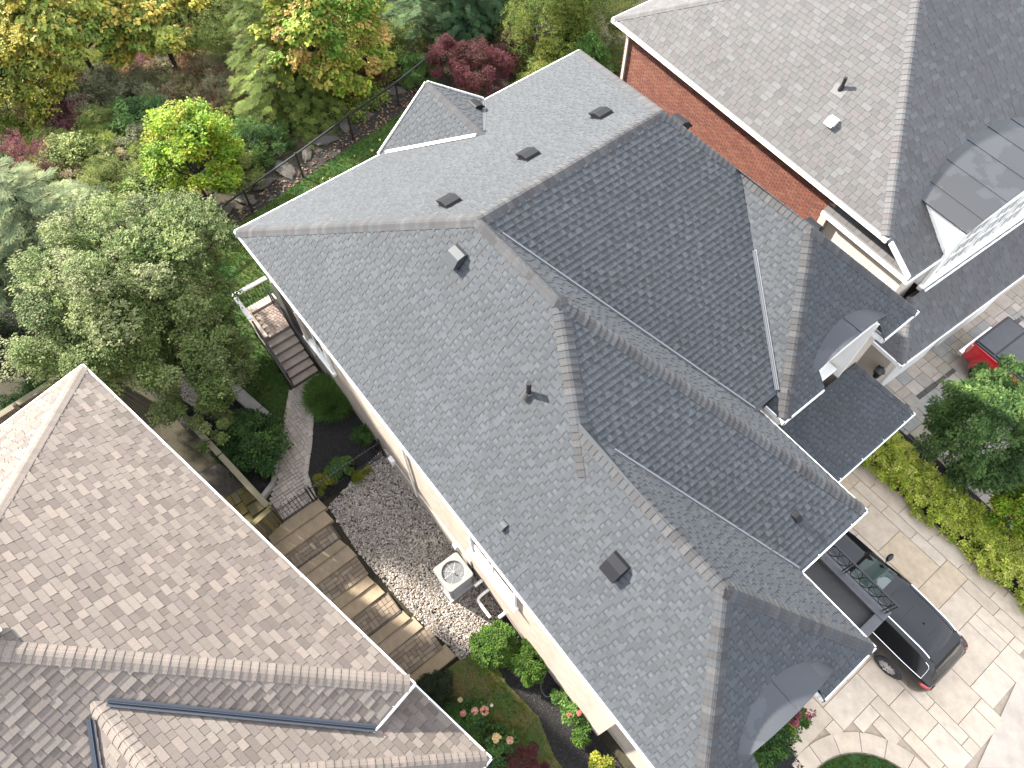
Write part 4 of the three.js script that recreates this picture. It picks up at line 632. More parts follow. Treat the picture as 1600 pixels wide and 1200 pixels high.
// ---------------------------------------------------------------- back stairs
{
  const st = thing('back_stairs', 'stone stairs with black handrails leading from the side door to the back garden', 'stairs');
  const cap = std([0.34, 0.275, 0.235], 0.8, { map: rep(mottleTex, 1), bumpMap: rep(grainTex, 2), bumpScale: 0.001 }), side = std([0.16, 0.135, 0.112], 0.9, { map: rep(mottleTex, 1) }), brickM = stoneMats([[0.19, 0.145, 0.122], [0.175, 0.13, 0.11], [0.205, 0.16, 0.137], [0.16, 0.12, 0.103]]);
  const land = mesh('landing', box(1.62, 2.62, 0.7, 2.18, -16.05, -14.72), side, st);
  for (let j = 0; j < 11; j++) for (let i = 0; i < 4; i++) { const m = mesh('paver', sizeCache.ld ??= slabGeo(0.2, 0.095, 4), brickM[(i * 5 + j * 3) % 4], land); m.position.set(1.86 + (j % 2) * 0.1 + i * 0.21 - (i === 3 && j % 2 ? 0.02 : 0), 2.205, -15.75 + j * 0.102); if (m.position.x > 2.56) m.position.x = 2.54; }
  mesh('coping', [rbox(1.56, 2.7, 2.18, 2.26, -16.12, -15.84, 0.01), rbox(1.56, 1.76, 2.18, 2.255, -15.84, -14.72, 0.01)], cap, st);
  for (let i = 0; i < 6; i++) { const y = 2.19 - 0.19 * (i + 1), z = -14.72 + 0.21 * i; const s = mesh('step', rbox(1.6, 2.5, y - 0.05, y + 0.005, z - 0.02, z + 0.235, 0.012), cap, st); mesh('riser', box(1.62, 2.48, 0.7, y - 0.05, z, z + 0.20), side, s); }
  mesh('stringer', [bar([1.57, 1.9, -14.75], [1.57, 0.85, -13.5], 0.06, 0.34)], side, st);
  const rail = (x, pts, sp) => { const g = []; for (let i = 0; i + 1 < pts.length; i++) { const [a, b] = [pts[i], pts[i + 1]]; g.push(bar([x, a[0], a[1]], [x, b[0], b[1]], 0.055, 0.04)); const L = Math.hypot(a[0] - b[0], a[1] - b[1]), n = Math.round(L / sp); for (let k = 0; k <= n; k++) { const t = k / n; g.push(rod([x, lerp(a[0], b[0], t), lerp(a[1], b[1], t)], [x, lerp(a[0], b[0], t) - (k === 0 || k === n ? 0.95 : 0.85), lerp(a[1], b[1], t)], k === 0 || k === n ? 0.02 : 0.008)); } } return g; };
  mesh('handrail', rail(1.56, [[3.1, -14.85], [2.0, -13.35]], 0.12), blackMetal, st); mesh('handrail', rail(2.5, [[3.1, -15.7], [3.1, -14.7], [2.0, -13.35]], 0.12), blackMetal, st);
  const pk = []; for (let i = 0; i < 10; i++) pk.push(rod([1.64 + 0.1 * i, 2.26, -16.0], [1.64 + 0.1 * i, 3.18, -16.0], 0.009)); mesh('picket', pk.slice(0, 1), blackMetal, st); for (const g of pk.slice(1)) mesh('picket', g, blackMetal, st);
  mesh('top_rail', [rbox(1.5, 2.7, 3.18, 3.24, -16.06, -15.92, 0.01), rbox(1.49, 1.62, 3.181, 3.241, -15.92, -14.86, 0.01)], whiteMat, st);
  rebase(st, [2.05, 0.9, -14.8]);
}
// ---------------------------------------------------------------- fences and gate
{
  const f = thing('chain_link_fence', 'black chain link fence with posts along the edge of the woods', 'fence'), P = [[-1.2, -20.1], [1.43, -20.44], [4.14, -21.0], [6.56, -21.46], [9.2, -22.04], [11.73, -22.5], [14.4, -23.2], [17.1, -24.0]];
  P.forEach(([x, z]) => mesh('post', [rod([x, 0.8, z], [x, 2.1, z], 0.04), new THREE.SphereGeometry(0.036, 8, 6).translate(x, 2.11, z)], blackMetal, f));
  const wires = []; for (let i = 0; i + 1 < P.length; i++) { const [a, b] = [P[i], P[i + 1]]; mesh('top_rail', bar([a[0], 2.06, a[1]], [b[0], 2.06, b[1]], 0.055), blackMetal, f); const L = Math.hypot(b[0] - a[0], b[1] - a[1]), n = Math.round(L / 0.11); for (let k = -10; k < n; k++) for (const s of [0, 1]) { let t0 = Math.max(0, k), t1 = Math.min(n, k + 10), h0 = (t0 - k) / 10, h1 = (t1 - k) / 10; if (t1 - t0 < 0.5) continue; if (s) { h0 = 1 - h0; h1 = 1 - h1; } const q = t => [lerp(a[0], b[0], t / n), lerp(a[1], b[1], t / n)]; const A = q(t0), B = q(t1); wires.push(bar([A[0], 0.95 + 1.1 * h0, A[1]], [B[0], 0.95 + 1.1 * h1, B[1]], 0.003)); } }
  mesh('wire_netting', wires, blackMetal, f, 'stuff'); rebase(f, [6.5, 0.9, -21.5]);
}
{
  const iron = (name, label, cat, x0, x1, z, gap, grp) => { const g = thing(name, label, cat), y = gy(z) - 0.02; mesh('rail', bar([x0, y + 0.12, z], [x1, y + 0.12, z], 0.03), blackMetal, g); mesh('rail', bar([x0, y + 0.28, z], [x1, y + 0.28, z], 0.02), blackMetal, g); mesh('rail', bar([x0, y + 1.0, z], [x1, y + 1.0, z], 0.03), blackMetal, g); const n = Math.round((x1 - x0) / 0.11); for (let i = 0; i <= n; i++) { const x = lerp(x0, x1, i / n), e = i === 0 || i === n; mesh(e ? 'post' : 'picket', e ? rbox(x - 0.028, x + 0.028, y, y + 1.22, z - 0.028, z + 0.028, 0.006) : [rod([x, y + 0.06, z], [x, y + 1.15, z], 0.009, 0.009, 6), new THREE.ConeGeometry(0.016, 0.06, 6).translate(x, y + 1.18, z)], blackMetal, g); } rebase(g, [(x0 + x1) / 2, y, z]); return g; };
  iron('iron_gate', 'black iron gate with spear pickets closing the path above the side steps', 'gate', -0.98, 0.06, -9.68); iron('iron_fence', 'black iron fence panel between the side gate and the middle house', 'fence', 0.16, 2.55, -9.68);
  const wf = thing('wooden_fence', 'mossy wooden fence with a flat top board beside the garden path', 'fence'), wood = [[0.085, 0.068, 0.042], [0.095, 0.076, 0.045], [0.072, 0.058, 0.037], [0.10, 0.085, 0.042]].map(c => std(c, 0.9, { map: rep(mottleTex, 1.4), bumpMap: rep(grainTex, 2), bumpScale: 0.002 })), mossy = std([0.11, 0.098, 0.024], 0.95, { map: rep(mottleTex, 1.5) });
  const a = [-1.95, -16.2], b = [-1.02, -9.72], at = t => [lerp(a[0], b[0], t), lerp(a[1], b[1], t)];
  for (let i = 0; i < 46; i++) { const p = at((i + 0.08) / 46), q = at((i + 0.95) / 46); mesh('plank', bar([p[0], gy(p[1]) + 0.62, p[1]], [q[0], gy(q[1]) + 0.62, q[1]], 0.022, 1.3), wood[i % 4], wf); }
  for (let i = 0; i < 4; i++) { const p = at(i / 3), y = gy(p[1]); mesh('post', rbox(p[0] - 0.05, p[0] + 0.07, y - 0.1, y + 1.42, p[1] - 0.06, p[1] + 0.06, 0.01), i === 3 ? mossy : wood[1], wf); }
  for (let i = 0; i < 3; i++) { const p = at(i / 3 + 0.004), q = at((i + 1) / 3 - 0.004); mesh('top_board', bar([p[0], gy(p[1]) + 1.45, p[1]], [q[0], gy(q[1]) + 1.45, q[1]], 0.17, 0.04), std([0.14, 0.122, 0.08], 0.9, { map: rep(mottleTex, 1.8) }), wf); }
  mesh('top_board', bar([-1.02, 2.2, -9.62], [-2.2, 2.2, -9.42], 0.15, 0.04), wood[3], wf);
  for (let i = 0; i < 9; i++) mesh('plank', bar([-1.1 - 0.13 * i, 1.38, -9.64 + 0.022 * i], [-1.22 - 0.13 * i, 1.38, -9.62 + 0.022 * i], 0.022, 1.5), i % 4 === 1 ? mossy : wood[i % 4], wf);
  rebase(wf, [-1.4, 0.9, -12.8]);
  const lf = thing('board_fence', 'weathered board fence with capped top behind the brown roofed house', 'fence'), brn = [[0.07, 0.055, 0.047], [0.078, 0.062, 0.052], [0.062, 0.05, 0.042]].map(c => std(c, 0.9, { map: rep(mottleTex, 1.2) })), A = [-6.6, -17.0], B = [-2.9, -17.35];
  for (let i = 0; i < 26; i++) { const x0 = lerp(A[0], B[0], i / 26), x1 = lerp(A[0], B[0], (i + 0.94) / 26), z0 = lerp(A[1], B[1], i / 26); mesh('plank', box(x0, x1, 0.85, 2.32, z0 - 0.011, z0 + 0.011), brn[i % 3], lf); }
  for (let i = 0; i < 4; i++) { const x0 = lerp(A[0], B[0], i / 3), z0 = lerp(A[1], B[1], i / 3); mesh('post', rbox(x0 - 0.055, x0 + 0.055, 0.8, 2.5, z0 + 0.02, z0 + 0.13, 0.01), brn[1], lf); }
  mesh('top_board', bar([A[0], 2.36, A[1]], [B[0], 2.36, B[1]], 0.2, 0.04), std([0.10, 0.086, 0.055], 0.9, { map: rep(mottleTex, 1.5) }), lf); rebase(lf, [-4.7, 0.9, -17.2]);
  // mossy flags beyond the wooden fence, with a loose block
  const my = sheet('mossy_paving', [[-3.2, -12.6], [-1.35, -12.6], [-1.1, -9.8], [-3.0, -9.5]], -0.05, jointMat), mm = stoneMats([[0.15, 0.118, 0.035], [0.165, 0.135, 0.05], [0.135, 0.108, 0.036], [0.15, 0.128, 0.065]]);
  ashlar(my, 'flagstone', [[-3.2, -11.4], [-1.28, -11.4], [-1.12, -9.85], [-3.0, -9.6]], 0.2, [[1, 1], [2, 1], [1, 2], [2, 2]], (u, v) => [u, v], 0, mm, { i0: -16, i1: -5, j0: -57, j1: -47, seed: 8, bias: 0.7 });
  tag(mesh('stone_block', rbox(-1.5, -1.3, 0.84, 1.04, -10.2, -9.98, 0.02), std([0.20, 0.165, 0.095], 0.9, { map: rep(mottleTex, 2) })), 'small tan stone block lying on the mossy flags by the wooden fence', 'block');
}
// flat rocks laid along the outside of the back fence
{
  const r = rng(91), mat = [[0.05, 0.045, 0.038], [0.06, 0.054, 0.046], [0.042, 0.038, 0.033]].map(c => std(c, 0.95, { map: rep(mottleTex, 1.5), bumpMap: rep(stuccoTex, 3), bumpScale: 0.01 }));
  const spots = [[0.6, -21.1, 0.5], [1.5, -21.35, 0.45], [2.4, -21.5, 0.6], [3.35, -21.7, 0.42], [4.2, -21.85, 0.55], [5.2, -22.05, 0.5], [6.2, -22.2, 0.62], [7.3, -22.45, 0.45], [8.3, -22.7, 0.6], [9.3, -22.85, 0.4], [10.2, -23.05, 0.55], [11.2, -23.2, 0.5], [12.1, -23.4, 0.55]], proto = blob(12);
  const where = ['leftmost flat rock', 'second flat rock from the left', 'third flat rock from the left', 'fourth flat rock from the left', 'fifth flat rock from the left', 'sixth flat rock from the left', 'seventh flat rock from the left', 'eighth flat rock from the left', 'ninth flat rock from the left', 'tenth flat rock from the left', 'eleventh flat rock from the left', 'twelfth flat rock from the left', 'rightmost flat rock'];
  spots.forEach(([x, z, s0], i) => { const s = s0 * 0.85; const m = mesh('flat_rock', proto, mat[i % 3]); m.position.set(x, gy(z) + 0.05, z); m.rotation.set(0.1 * (r() - 0.5), r() * 6, 0.1 * (r() - 0.5)); m.scale.set(s * 1.15, 0.09, s * lerp(0.45, 0.6, r())); tag(m, where[i] + ' in the row outside the black back fence', 'rock', 'flat rocks along the back fence'); });
}

// ---------------------------------------------------------------- air conditioner
{
  const ac = thing('air_conditioner', 'square grey outdoor air conditioner with a round fan guard standing on the pebbles', 'air conditioner', [2.08, 0.28, -5.32]);
  const grey = std([0.15, 0.153, 0.153], 0.5, { metalness: 0.1 }), w = 0.40;
  mesh('pad', rbox(-0.47, 0.47, -0.1, 0.02, -0.47, 0.47, 0.01), std([0.3, 0.3, 0.29], 0.9), ac);
  mesh('coil_case', rbox(-w + 0.02, w - 0.02, 0.02, 0.78, -w + 0.02, w - 0.02, 0.09, 3), std([0.07, 0.075, 0.08], 0.6, { metalness: 0.2 }), ac);
  mesh('side_louvre', Array.from({ length: 15 }, (_, i) => rbox(-w, w, 0.07 + 0.045 * i, 0.085 + 0.045 * i, -w, w, 0.007, 1)), std([0.22, 0.23, 0.235], 0.5, { metalness: 0.2 }), ac, 'stuff');
  mesh('corner_post', [[-1, -1], [-1, 1], [1, -1], [1, 1]].map(([a, b]) => rod([a * (w - 0.05), 0.02, b * (w - 0.05)], [a * (w - 0.05), 0.8, b * (w - 0.05)], 0.06, 0.06, 10)).slice(0, 1), grey, ac);
  for (const [a, b] of [[-1, 1], [1, -1], [1, 1]]) mesh('corner_post', rod([a * (w - 0.05), 0.02, b * (w - 0.05)], [a * (w - 0.05), 0.8, b * (w - 0.05)], 0.06, 0.06, 10), grey, ac);
  const sh = new THREE.Shape(), q = w + 0.015, rr = 0.1; sh.moveTo(-q + rr, -q); sh.lineTo(q - rr, -q); sh.quadraticCurveTo(q, -q, q, -q + rr); sh.lineTo(q, q - rr); sh.quadraticCurveTo(q, q, q - rr, q); sh.lineTo(-q + rr, q); sh.quadraticCurveTo(-q, q, -q, q - rr); sh.lineTo(-q, -q + rr); sh.quadraticCurveTo(-q, -q, -q + rr, -q);
  const hole = new THREE.Path(); hole.absarc(0, 0, 0.335, 0, Math.PI * 2, true); sh.holes.push(hole);
  const lid = new THREE.ExtrudeGeometry(sh, { depth: 0.05, bevelEnabled: true, bevelSize: 0.012, bevelThickness: 0.012, bevelSegments: 2, curveSegments: 24 }); lid.rotateX(-Math.PI / 2); lid.translate(0, 0.78, 0); mesh('top_panel', lid, grey, ac);
  mesh('fan_well', new THREE.CylinderGeometry(0.335, 0.30, 0.3, 28, 1, true).translate(0, 0.66, 0), std([0.30, 0.31, 0.31], 0.6), ac);
  mesh('fan_floor', new THREE.CylinderGeometry(0.32, 0.32, 0.02, 28).translate(0, 0.50, 0), std([0.09, 0.095, 0.1], 0.7), ac);
  const bl = new THREE.Shape([[0.04, -0.05], [0.14, -0.10], [0.295, -0.10], [0.305, 0.06], [0.15, 0.07], [0.04, 0.05]].map(p => new THREE.Vector2(...p)));
  for (let i = 0; i < 4; i++) { const g = new THREE.ExtrudeGeometry(bl, { depth: 0.006, bevelEnabled: false }); g.rotateX(-Math.PI / 2 + 0.28); g.rotateY(0.35 + i * Math.PI / 2); g.translate(0, 0.68, 0); mesh('fan_blade', g, std([0.6, 0.61, 0.61], 0.4), ac); }
  mesh('fan_hub', new THREE.CylinderGeometry(0.055, 0.06, 0.09, 16).translate(0, 0.70, 0), std([0.55, 0.55, 0.54], 0.4), ac);
  const wires = []; for (let i = 1; i <= 10; i++) wires.push(new THREE.TorusGeometry(0.03 * i + 0.02, 0.0013, 4, 36).rotateX(Math.PI / 2).translate(0, 0.845 - 0.0006 * i * i, 0)); for (let i = 0; i < 8; i++) { const a = i * Math.PI / 4; wires.push(rod([0.05 * Math.cos(a), 0.85, 0.05 * Math.sin(a)], [0.32 * Math.cos(a), 0.80, 0.335 * Math.sin(a)], 0.002, 0.002, 5)); }
  mesh('fan_guard', wires, std([0.5, 0.51, 0.51], 0.4, { metalness: 0.4 }), ac, 'stuff'); mesh('guard_badge', new THREE.CylinderGeometry(0.05, 0.055, 0.015, 16).translate(0, 0.856, 0), grey, ac);
  mesh('pipe', [tube([[0.4, 0.25, -0.2], [0.5, 0.2, -0.3], [0.53, 0.45, -0.5], [0.56, 0.5, -0.52]], 0.025, 16, 6), tube([[0.4, 0.2, 0.1], [0.5, 0.12, 0.15], [0.56, 0.4, 0.1]], 0.014, 16, 6)], darkMat, ac);
}
// ---------------------------------------------------------------- cars
// lofts half sections [[x, y], ...] placed along z into a closed smooth shell; returns a grid helper
function loft(st) {
  const n = st[0].s.length, m = 2 * n - 1, pos = [], idx = [];
  for (const { z, s } of st) { for (let i = 0; i < n; i++) pos.push(-s[i][0], s[i][1], z + (s[i][2] ?? 0)); for (let i = n - 2; i >= 0; i--) pos.push(s[i][0], s[i][1], z + (s[i][2] ?? 0)); }
  for (let k = 0; k + 1 < st.length; k++) for (let i = 0; i + 1 < m; i++) { const a = k * m + i, b = a + 1, c = a + m, d = c + 1; idx.push(a, b, c, b, d, c); }
  for (const [k, f] of [[0, 0], [st.length - 1, 1]]) for (let i = 0; i < n - 1; i++) { const a = k * m + i, b = a + 1, c = k * m + m - 1 - i, d = c - 1; if (b === d) { f ? idx.push(a, b, c) : idx.push(a, c, b); } else f ? idx.push(a, b, c, b, d, c) : idx.push(a, c, b, b, c, d); }
  let g = new THREE.BufferGeometry(); g.setAttribute('position', new THREE.Float32BufferAttribute(pos, 3)); g.setIndex(idx); g.computeVertexNormals(); worldUV(g); return g;
}
function patch(rows, lift, sub = 6) {   // smooth sheet through a grid of points, lifted along its normal
  const R = rows.length, Cn = rows[0].length, pos = [], idx = [], W = (Cn - 1) * sub + 1, H = (R - 1) * sub + 1;
  const cat = (p, t) => new THREE.CatmullRomCurve3(p.map(q => V3(...q))).getPoint(t);
  const cols = []; for (let i = 0; i < W; i++) { const t = i / (W - 1); cols.push(rows.map(r => cat(r, t).toArray())); }
  for (let j = 0; j < H; j++) for (let i = 0; i < W; i++) pos.push(...cat(cols[i], j / (H - 1)).toArray());
  for (let j = 0; j + 1 < H; j++) for (let i = 0; i + 1 < W; i++) { const a = j * W + i; idx.push(a, a + 1, a + W, a + 1, a + W + 1, a + W); }
  const g = new THREE.BufferGeometry(); g.setAttribute('position', new THREE.Float32BufferAttribute(pos, 3)); g.setIndex(idx); g.computeVertexNormals();
  const p = g.attributes.position, q = g.attributes.normal; for (let i = 0; i < p.count; i++) p.setXYZ(i, p.getX(i) + q.getX(i) * lift, p.getY(i) + q.getY(i) * lift, p.getZ(i) + q.getZ(i) * lift); worldUV(g); return g;
}
const tyreMat = std([0.016, 0.016, 0.017], 0.9), rimMat = std([0.55, 0.55, 0.56], 0.28, { metalness: 0.85 }), chrome = std([0.75, 0.75, 0.76], 0.18, { metalness: 0.9 });
function wheel(parent, x, y, z, r, w, spokes, side) {
  const g = new THREE.Group(); g.name = 'wheel'; parent.add(g); g.position.set(x, y, z); g.rotation.y = side > 0 ? 0 : Math.PI;
  const tp = [[r * 0.66, -w / 2], [r * 0.90, -w / 2], [r * 0.985, -w * 0.38], [r, -w * 0.2], [r, w * 0.2], [r * 0.985, w * 0.38], [r * 0.90, w / 2], [r * 0.66, w / 2], [r * 0.62, w * 0.4]].map(p => new THREE.Vector2(...p));
  mesh('tyre', new THREE.LatheGeometry(tp, 40).rotateZ(-Math.PI / 2), tyreMat, g);
  mesh('rim', [new THREE.LatheGeometry([[r * 0.67, w * 0.44], [r * 0.62, w * 0.36], [r * 0.58, 0.0], [r * 0.60, -w * 0.4]].map(p => new THREE.Vector2(...p)), 36).rotateZ(-Math.PI / 2), new THREE.CylinderGeometry(r * 0.15, r * 0.17, 0.05, 18).rotateZ(-Math.PI / 2).translate(w * 0.3, 0, 0), ...Array.from({ length: spokes }, (_, i) => { const a = i / spokes * 6.2832, c = Math.cos(a), s = Math.sin(a); return bar([w * 0.31, r * 0.1 * c, r * 0.1 * s], [w * 0.39, r * 0.63 * c, r * 0.63 * s], 0.035, r * 0.16); })], rimMat, g);
  mesh('brake_disc', new THREE.CylinderGeometry(r * 0.5, r * 0.5, 0.03, 24).rotateZ(Math.PI / 2), std([0.16, 0.16, 0.165], 0.4, { metalness: 0.6 }), g);
  return g;
}
{
  const car = thing('parked_car', 'black SUV with chrome roof rails parked on the tan driveway by the balcony', 'car', [10.97, 0, -0.1]);
  const paint = new THREE.MeshPhysicalMaterial({ color: C(0.004, 0.004, 0.005), roughness: 0.3, clearcoat: 0.6, clearcoatRoughness: 0.03, specularIntensity: 0.15, side: THREE.DoubleSide });
  const S = (z, sx, mx, bx, by, rx, ry) => ({ z, s: [[sx * 0.9, 0.22], [sx, 0.28], [mx, 0.55], [mx * 0.995, 0.8], [bx, by], [lerp(bx, rx, 0.12) , by + 0.03], [rx + 0.05, ry - 0.10], [rx - 0.02, ry - 0.025], [rx * 0.75, ry + 0.0], [rx * 0.4, ry + 0.012], [0, ry + 0.016]] });
  const st = [S(0.0, 0.62, 0.66, 0.60, 0.66, 0.5, 0.76), S(0.06, 0.74, 0.80, 0.74, 0.72, 0.62, 0.84), S(0.22, 0.86, 0.90, 0.85, 0.78, 0.72, 0.91), S(0.6, 0.94, 0.965, 0.92, 0.86, 0.78, 0.98), S(1.1, 0.955, 0.98, 0.945, 0.93, 0.80, 1.05), S(1.55, 0.955, 0.98, 0.95, 0.97, 0.80, 1.10), S(1.72, 0.955, 0.98, 0.95, 0.99, 0.79, 1.17), S(2.1, 0.955, 0.98, 0.95, 1.01, 0.71, 1.44), S(2.5, 0.955, 0.98, 0.95, 1.03, 0.645, 1.66), S(2.9, 0.955, 0.98, 0.95, 1.04, 0.63, 1.72), S(3.5, 0.955, 0.985, 0.95, 1.05, 0.625, 1.725), S(4.1, 0.955, 0.985, 0.95, 1.06, 0.61, 1.69), S(4.45, 0.95, 0.975, 0.935, 1.07, 0.60, 1.60), S(4.72, 0.93, 0.955, 0.91, 1.07, 0.62, 1.36), S(4.9, 0.89, 0.92, 0.87, 1.04, 0.66, 1.14), S(4.99, 0.84, 0.87, 0.82, 0.94, 0.66, 1.02), S(5.06, 0.74, 0.78, 0.74, 0.72, 0.60, 0.82)];
  mesh('body', loft(st), paint, car);
  const pt = (k, i) => [st[k].s[i][0], st[k].s[i][1], st[k].z], mir = p => [-p[0], p[1], p[2]];
  const glass = new THREE.MeshPhysicalMaterial({ color: C(0.012, 0.014, 0.015), roughness: 0.04, clearcoat: 0.5, clearcoatRoughness: 0.02, specularIntensity: 0.3, side: THREE.DoubleSide });
  const lerp3 = (a, b, t) => a.map((v, i) => lerp(v, b[i], t));
  mesh('windscreen', patch([6, 7, 8].map(k => { const e = pt(k, 7), m = [0, st[k].s[10][1], st[k].z]; const q = lerp3(e, m, 0.08); return [mir(q), mir(pt(k, 9)), m, pt(k, 9), q]; }), -0.006), new THREE.MeshPhysicalMaterial({ color: C(0.03, 0.05, 0.045), roughness: 0.05, clearcoat: 1, side: THREE.DoubleSide }), car);
  mesh('rear_window', patch([12, 13, 14].map(k => { const e = pt(k, 7), m = [0, st[k].s[10][1], st[k].z]; const q = lerp3(e, m, 0.1); return [mir(q), mir(pt(k, 9)), m, pt(k, 9), q]; }), -0.006), glass, car);
  for (const s of [1, -1]) {
    const f = p => s > 0 ? p : mir(p), sl = (k0, k1, a0, a1) => [0, 1].map(h => [0, 0.5, 1].map(t => { const k = lerp(k0, k1, t), i = Math.floor(k), q = lerp3(pt(i, 5), pt(Math.min(i + 1, 16), 5), k - i), u = lerp3(pt(i, 6), pt(Math.min(i + 1, 16), 6), k - i); return f(lerp3(q, u, h ? lerp(a1, 0.96, 0) : a0)); }));
    const lift = s > 0 ? 0.006 : -0.006;
    mesh('side_window', patch(sl(7.1, 8.7, 0.05, 0.93), lift, 5), glass, car); mesh('side_window', patch(sl(8.85, 10.3, 0.05, 0.93), lift, 5), glass, car); mesh('side_window', patch(sl(10.45, 12.3, 0.05, 0.9), lift, 5), glass, car);
    const line = (ks, i, off) => ks.map(k => { const a = Math.floor(k), q = lerp3(pt(a, i), pt(Math.min(a + 1, 16), i), k - a); return f([q[0] + off, q[1] + 0.012, q[2]]); });
    mesh('belt_trim', tube(line([7, 8, 9, 10, 11, 12, 12.7], 5, 0.004), 0.011, 40, 5), chrome, car);
    mesh('window_trim', tube([...line([12.7], 5, 0.004), ...line([12.3, 11.8], 6, 0.008)], 0.010, 20, 5), chrome, car);
    mesh('roof_rail', [tube([9.0, 9.6, 10.3, 11, 11.7].map(k => { const a = Math.floor(k), q = lerp3(pt(a, 7), pt(Math.min(a + 1, 16), 7), k - a); return f([q[0] - 0.02, q[1] + 0.055, q[2]]); }), 0.019, 40, 7), ...[9.0, 11.7].map(k => { const a = Math.floor(k), q = lerp3(pt(a, 7), pt(Math.min(a + 1, 16), 7), k - a); return rod(f([q[0] - 0.02, q[1] - 0.02, q[2]]), f([q[0] - 0.02, q[1] + 0.055, q[2]]), 0.016); })], chrome, car);
    const mr = new THREE.Group(); mr.name = 'door_mirror'; car.add(mr); mr.position.set(s * 0.98, 1.06, 2.12);
    mesh('mirror_shell', (() => { const g = new THREE.SphereGeometry(1, 16, 10); g.scale(0.15, 0.085, 0.075); g.translate(s * 0.14, 0.04, 0); return g; })(), paint, mr); mesh('mirror_arm', bar([-s * 0.04, -0.02, 0.02], [s * 0.1, 0.01, 0], 0.04), paint, mr);
    mesh('tail_light', (() => { const g = new THREE.SphereGeometry(1, 20, 12); g.scale(0.115, 0.075, 0.17); g.rotateY(s * -0.45); g.translate(s * 0.835, 0.955, 4.83); return g; })(), new THREE.MeshPhysicalMaterial({ color: C(0.30, 0.006, 0.01), roughness: 0.15, clearcoat: 0.6, side: THREE.DoubleSide }), car);
    for (const z of [0.96, 4.06]) { mesh('wheel_arch', new THREE.TorusGeometry(0.425, 0.035, 8, 28, Math.PI).rotateY(Math.PI / 2).translate(s * 0.955, 0.36, z), std([0.02, 0.02, 0.02], 0.6), car); mesh('arch_liner', new THREE.CylinderGeometry(0.43, 0.43, 0.02, 28).rotateZ(Math.PI / 2).translate(s * 0.972, 0.38, z), darkMat, car); const w = wheel(car, s * 0.90, 0.375, z, 0.375, 0.255, 10, s); }
    mesh('head_light', patch([[[0.45, 0.74, 0.02], [0.62, 0.77, 0.06], [0.78, 0.82, 0.22]], [[0.45, 0.66, 0.0], [0.64, 0.70, 0.04], [0.82, 0.76, 0.2]]].map(r => r.map(f)), s > 0 ? 0.012 : -0.012, 4), glass, car);
    mesh('door_seam', [tube([[0.986, 0.35, 2.98], [0.988, 0.8, 2.98], [0.955, 1.03, 2.96]].map(f), 0.004, 16, 4)], darkMat, car);
    mesh('door_handle', [rbox(s > 0 ? 0.965 : -0.995, s > 0 ? 0.995 : -0.965, 0.86, 0.885, 2.72, 2.92, 0.01), rbox(s > 0 ? 0.965 : -0.995, s > 0 ? 0.995 : -0.965, 0.88, 0.905, 3.75, 3.95, 0.01)].slice(0, 1), paint, car);
  }
  // sunroof, seams on the roof, aerial, sticker on the tailgate
  const roofAt = (x, z) => { let k = 0; while (k < 15 && st[k + 1].z < z) k++; const t = (z - st[k].z) / (st[k + 1].z - st[k].z), w = lerp(st[k].s[7][0], st[k + 1].s[7][0], t), y = lerp(st[k].s[10][1], st[k + 1].s[10][1], t), e = lerp(st[k].s[7][1], st[k + 1].s[7][1], t); const u = Math.min(1, Math.abs(x) / w); return [x, lerp(y, e, u * u * u), z]; };
  const seam = pts => tube(pts.map(([x, z]) => { const q = roofAt(x, z); q[1] += 0.001; return q; }), 0.006, 40, 4);
  mesh('roof_seam', [seam([[-0.5, 2.75], [0, 2.74], [0.5, 2.75]]), seam([[-0.5, 3.28], [0, 3.28], [0.5, 3.28]]), seam([[-0.5, 2.75], [-0.52, 3.0], [-0.5, 3.28]]), seam([[0.5, 2.75], [0.52, 3.0], [0.5, 3.28]]), seam([[-0.53, 4.0], [0, 4.0], [0.53, 4.0]])], darkMat, car, 'stuff');
  { const q = roofAt(0, 3.72); mesh('aerial', [(() => { const g = new THREE.ConeGeometry(0.03, 0.07, 10); g.scale(0.6, 1, 1.6); g.translate(q[0], q[1] + 0.025, q[2]); return g; })()], paint, car); }
  mesh('rear_bumper', patch([[[-0.76, 0.56, 4.95], [-0.4, 0.56, 5.09], [0, 0.56, 5.11], [0.4, 0.56, 5.09], [0.76, 0.56, 4.95]], [[-0.74, 0.36, 4.93], [-0.4, 0.36, 5.07], [0, 0.36, 5.09], [0.4, 0.36, 5.07], [0.74, 0.36, 4.93]]], 0.03, 5), std([0.012, 0.012, 0.013], 0.5), car);
  mesh('spoiler', rbox(-0.55, 0.55, 1.60, 1.625, 4.36, 4.58, 0.01), paint, car);
  { const m = mesh('sticker', new THREE.CylinderGeometry(0.05, 0.05, 0.006, 16), std([0.7, 0.45, 0.46], 0.5), car); m.position.set(0.62, 1.06, 4.93); m.rotation.set(1.0, 0, 0); m.scale.set(0.6, 1, 1); }
}
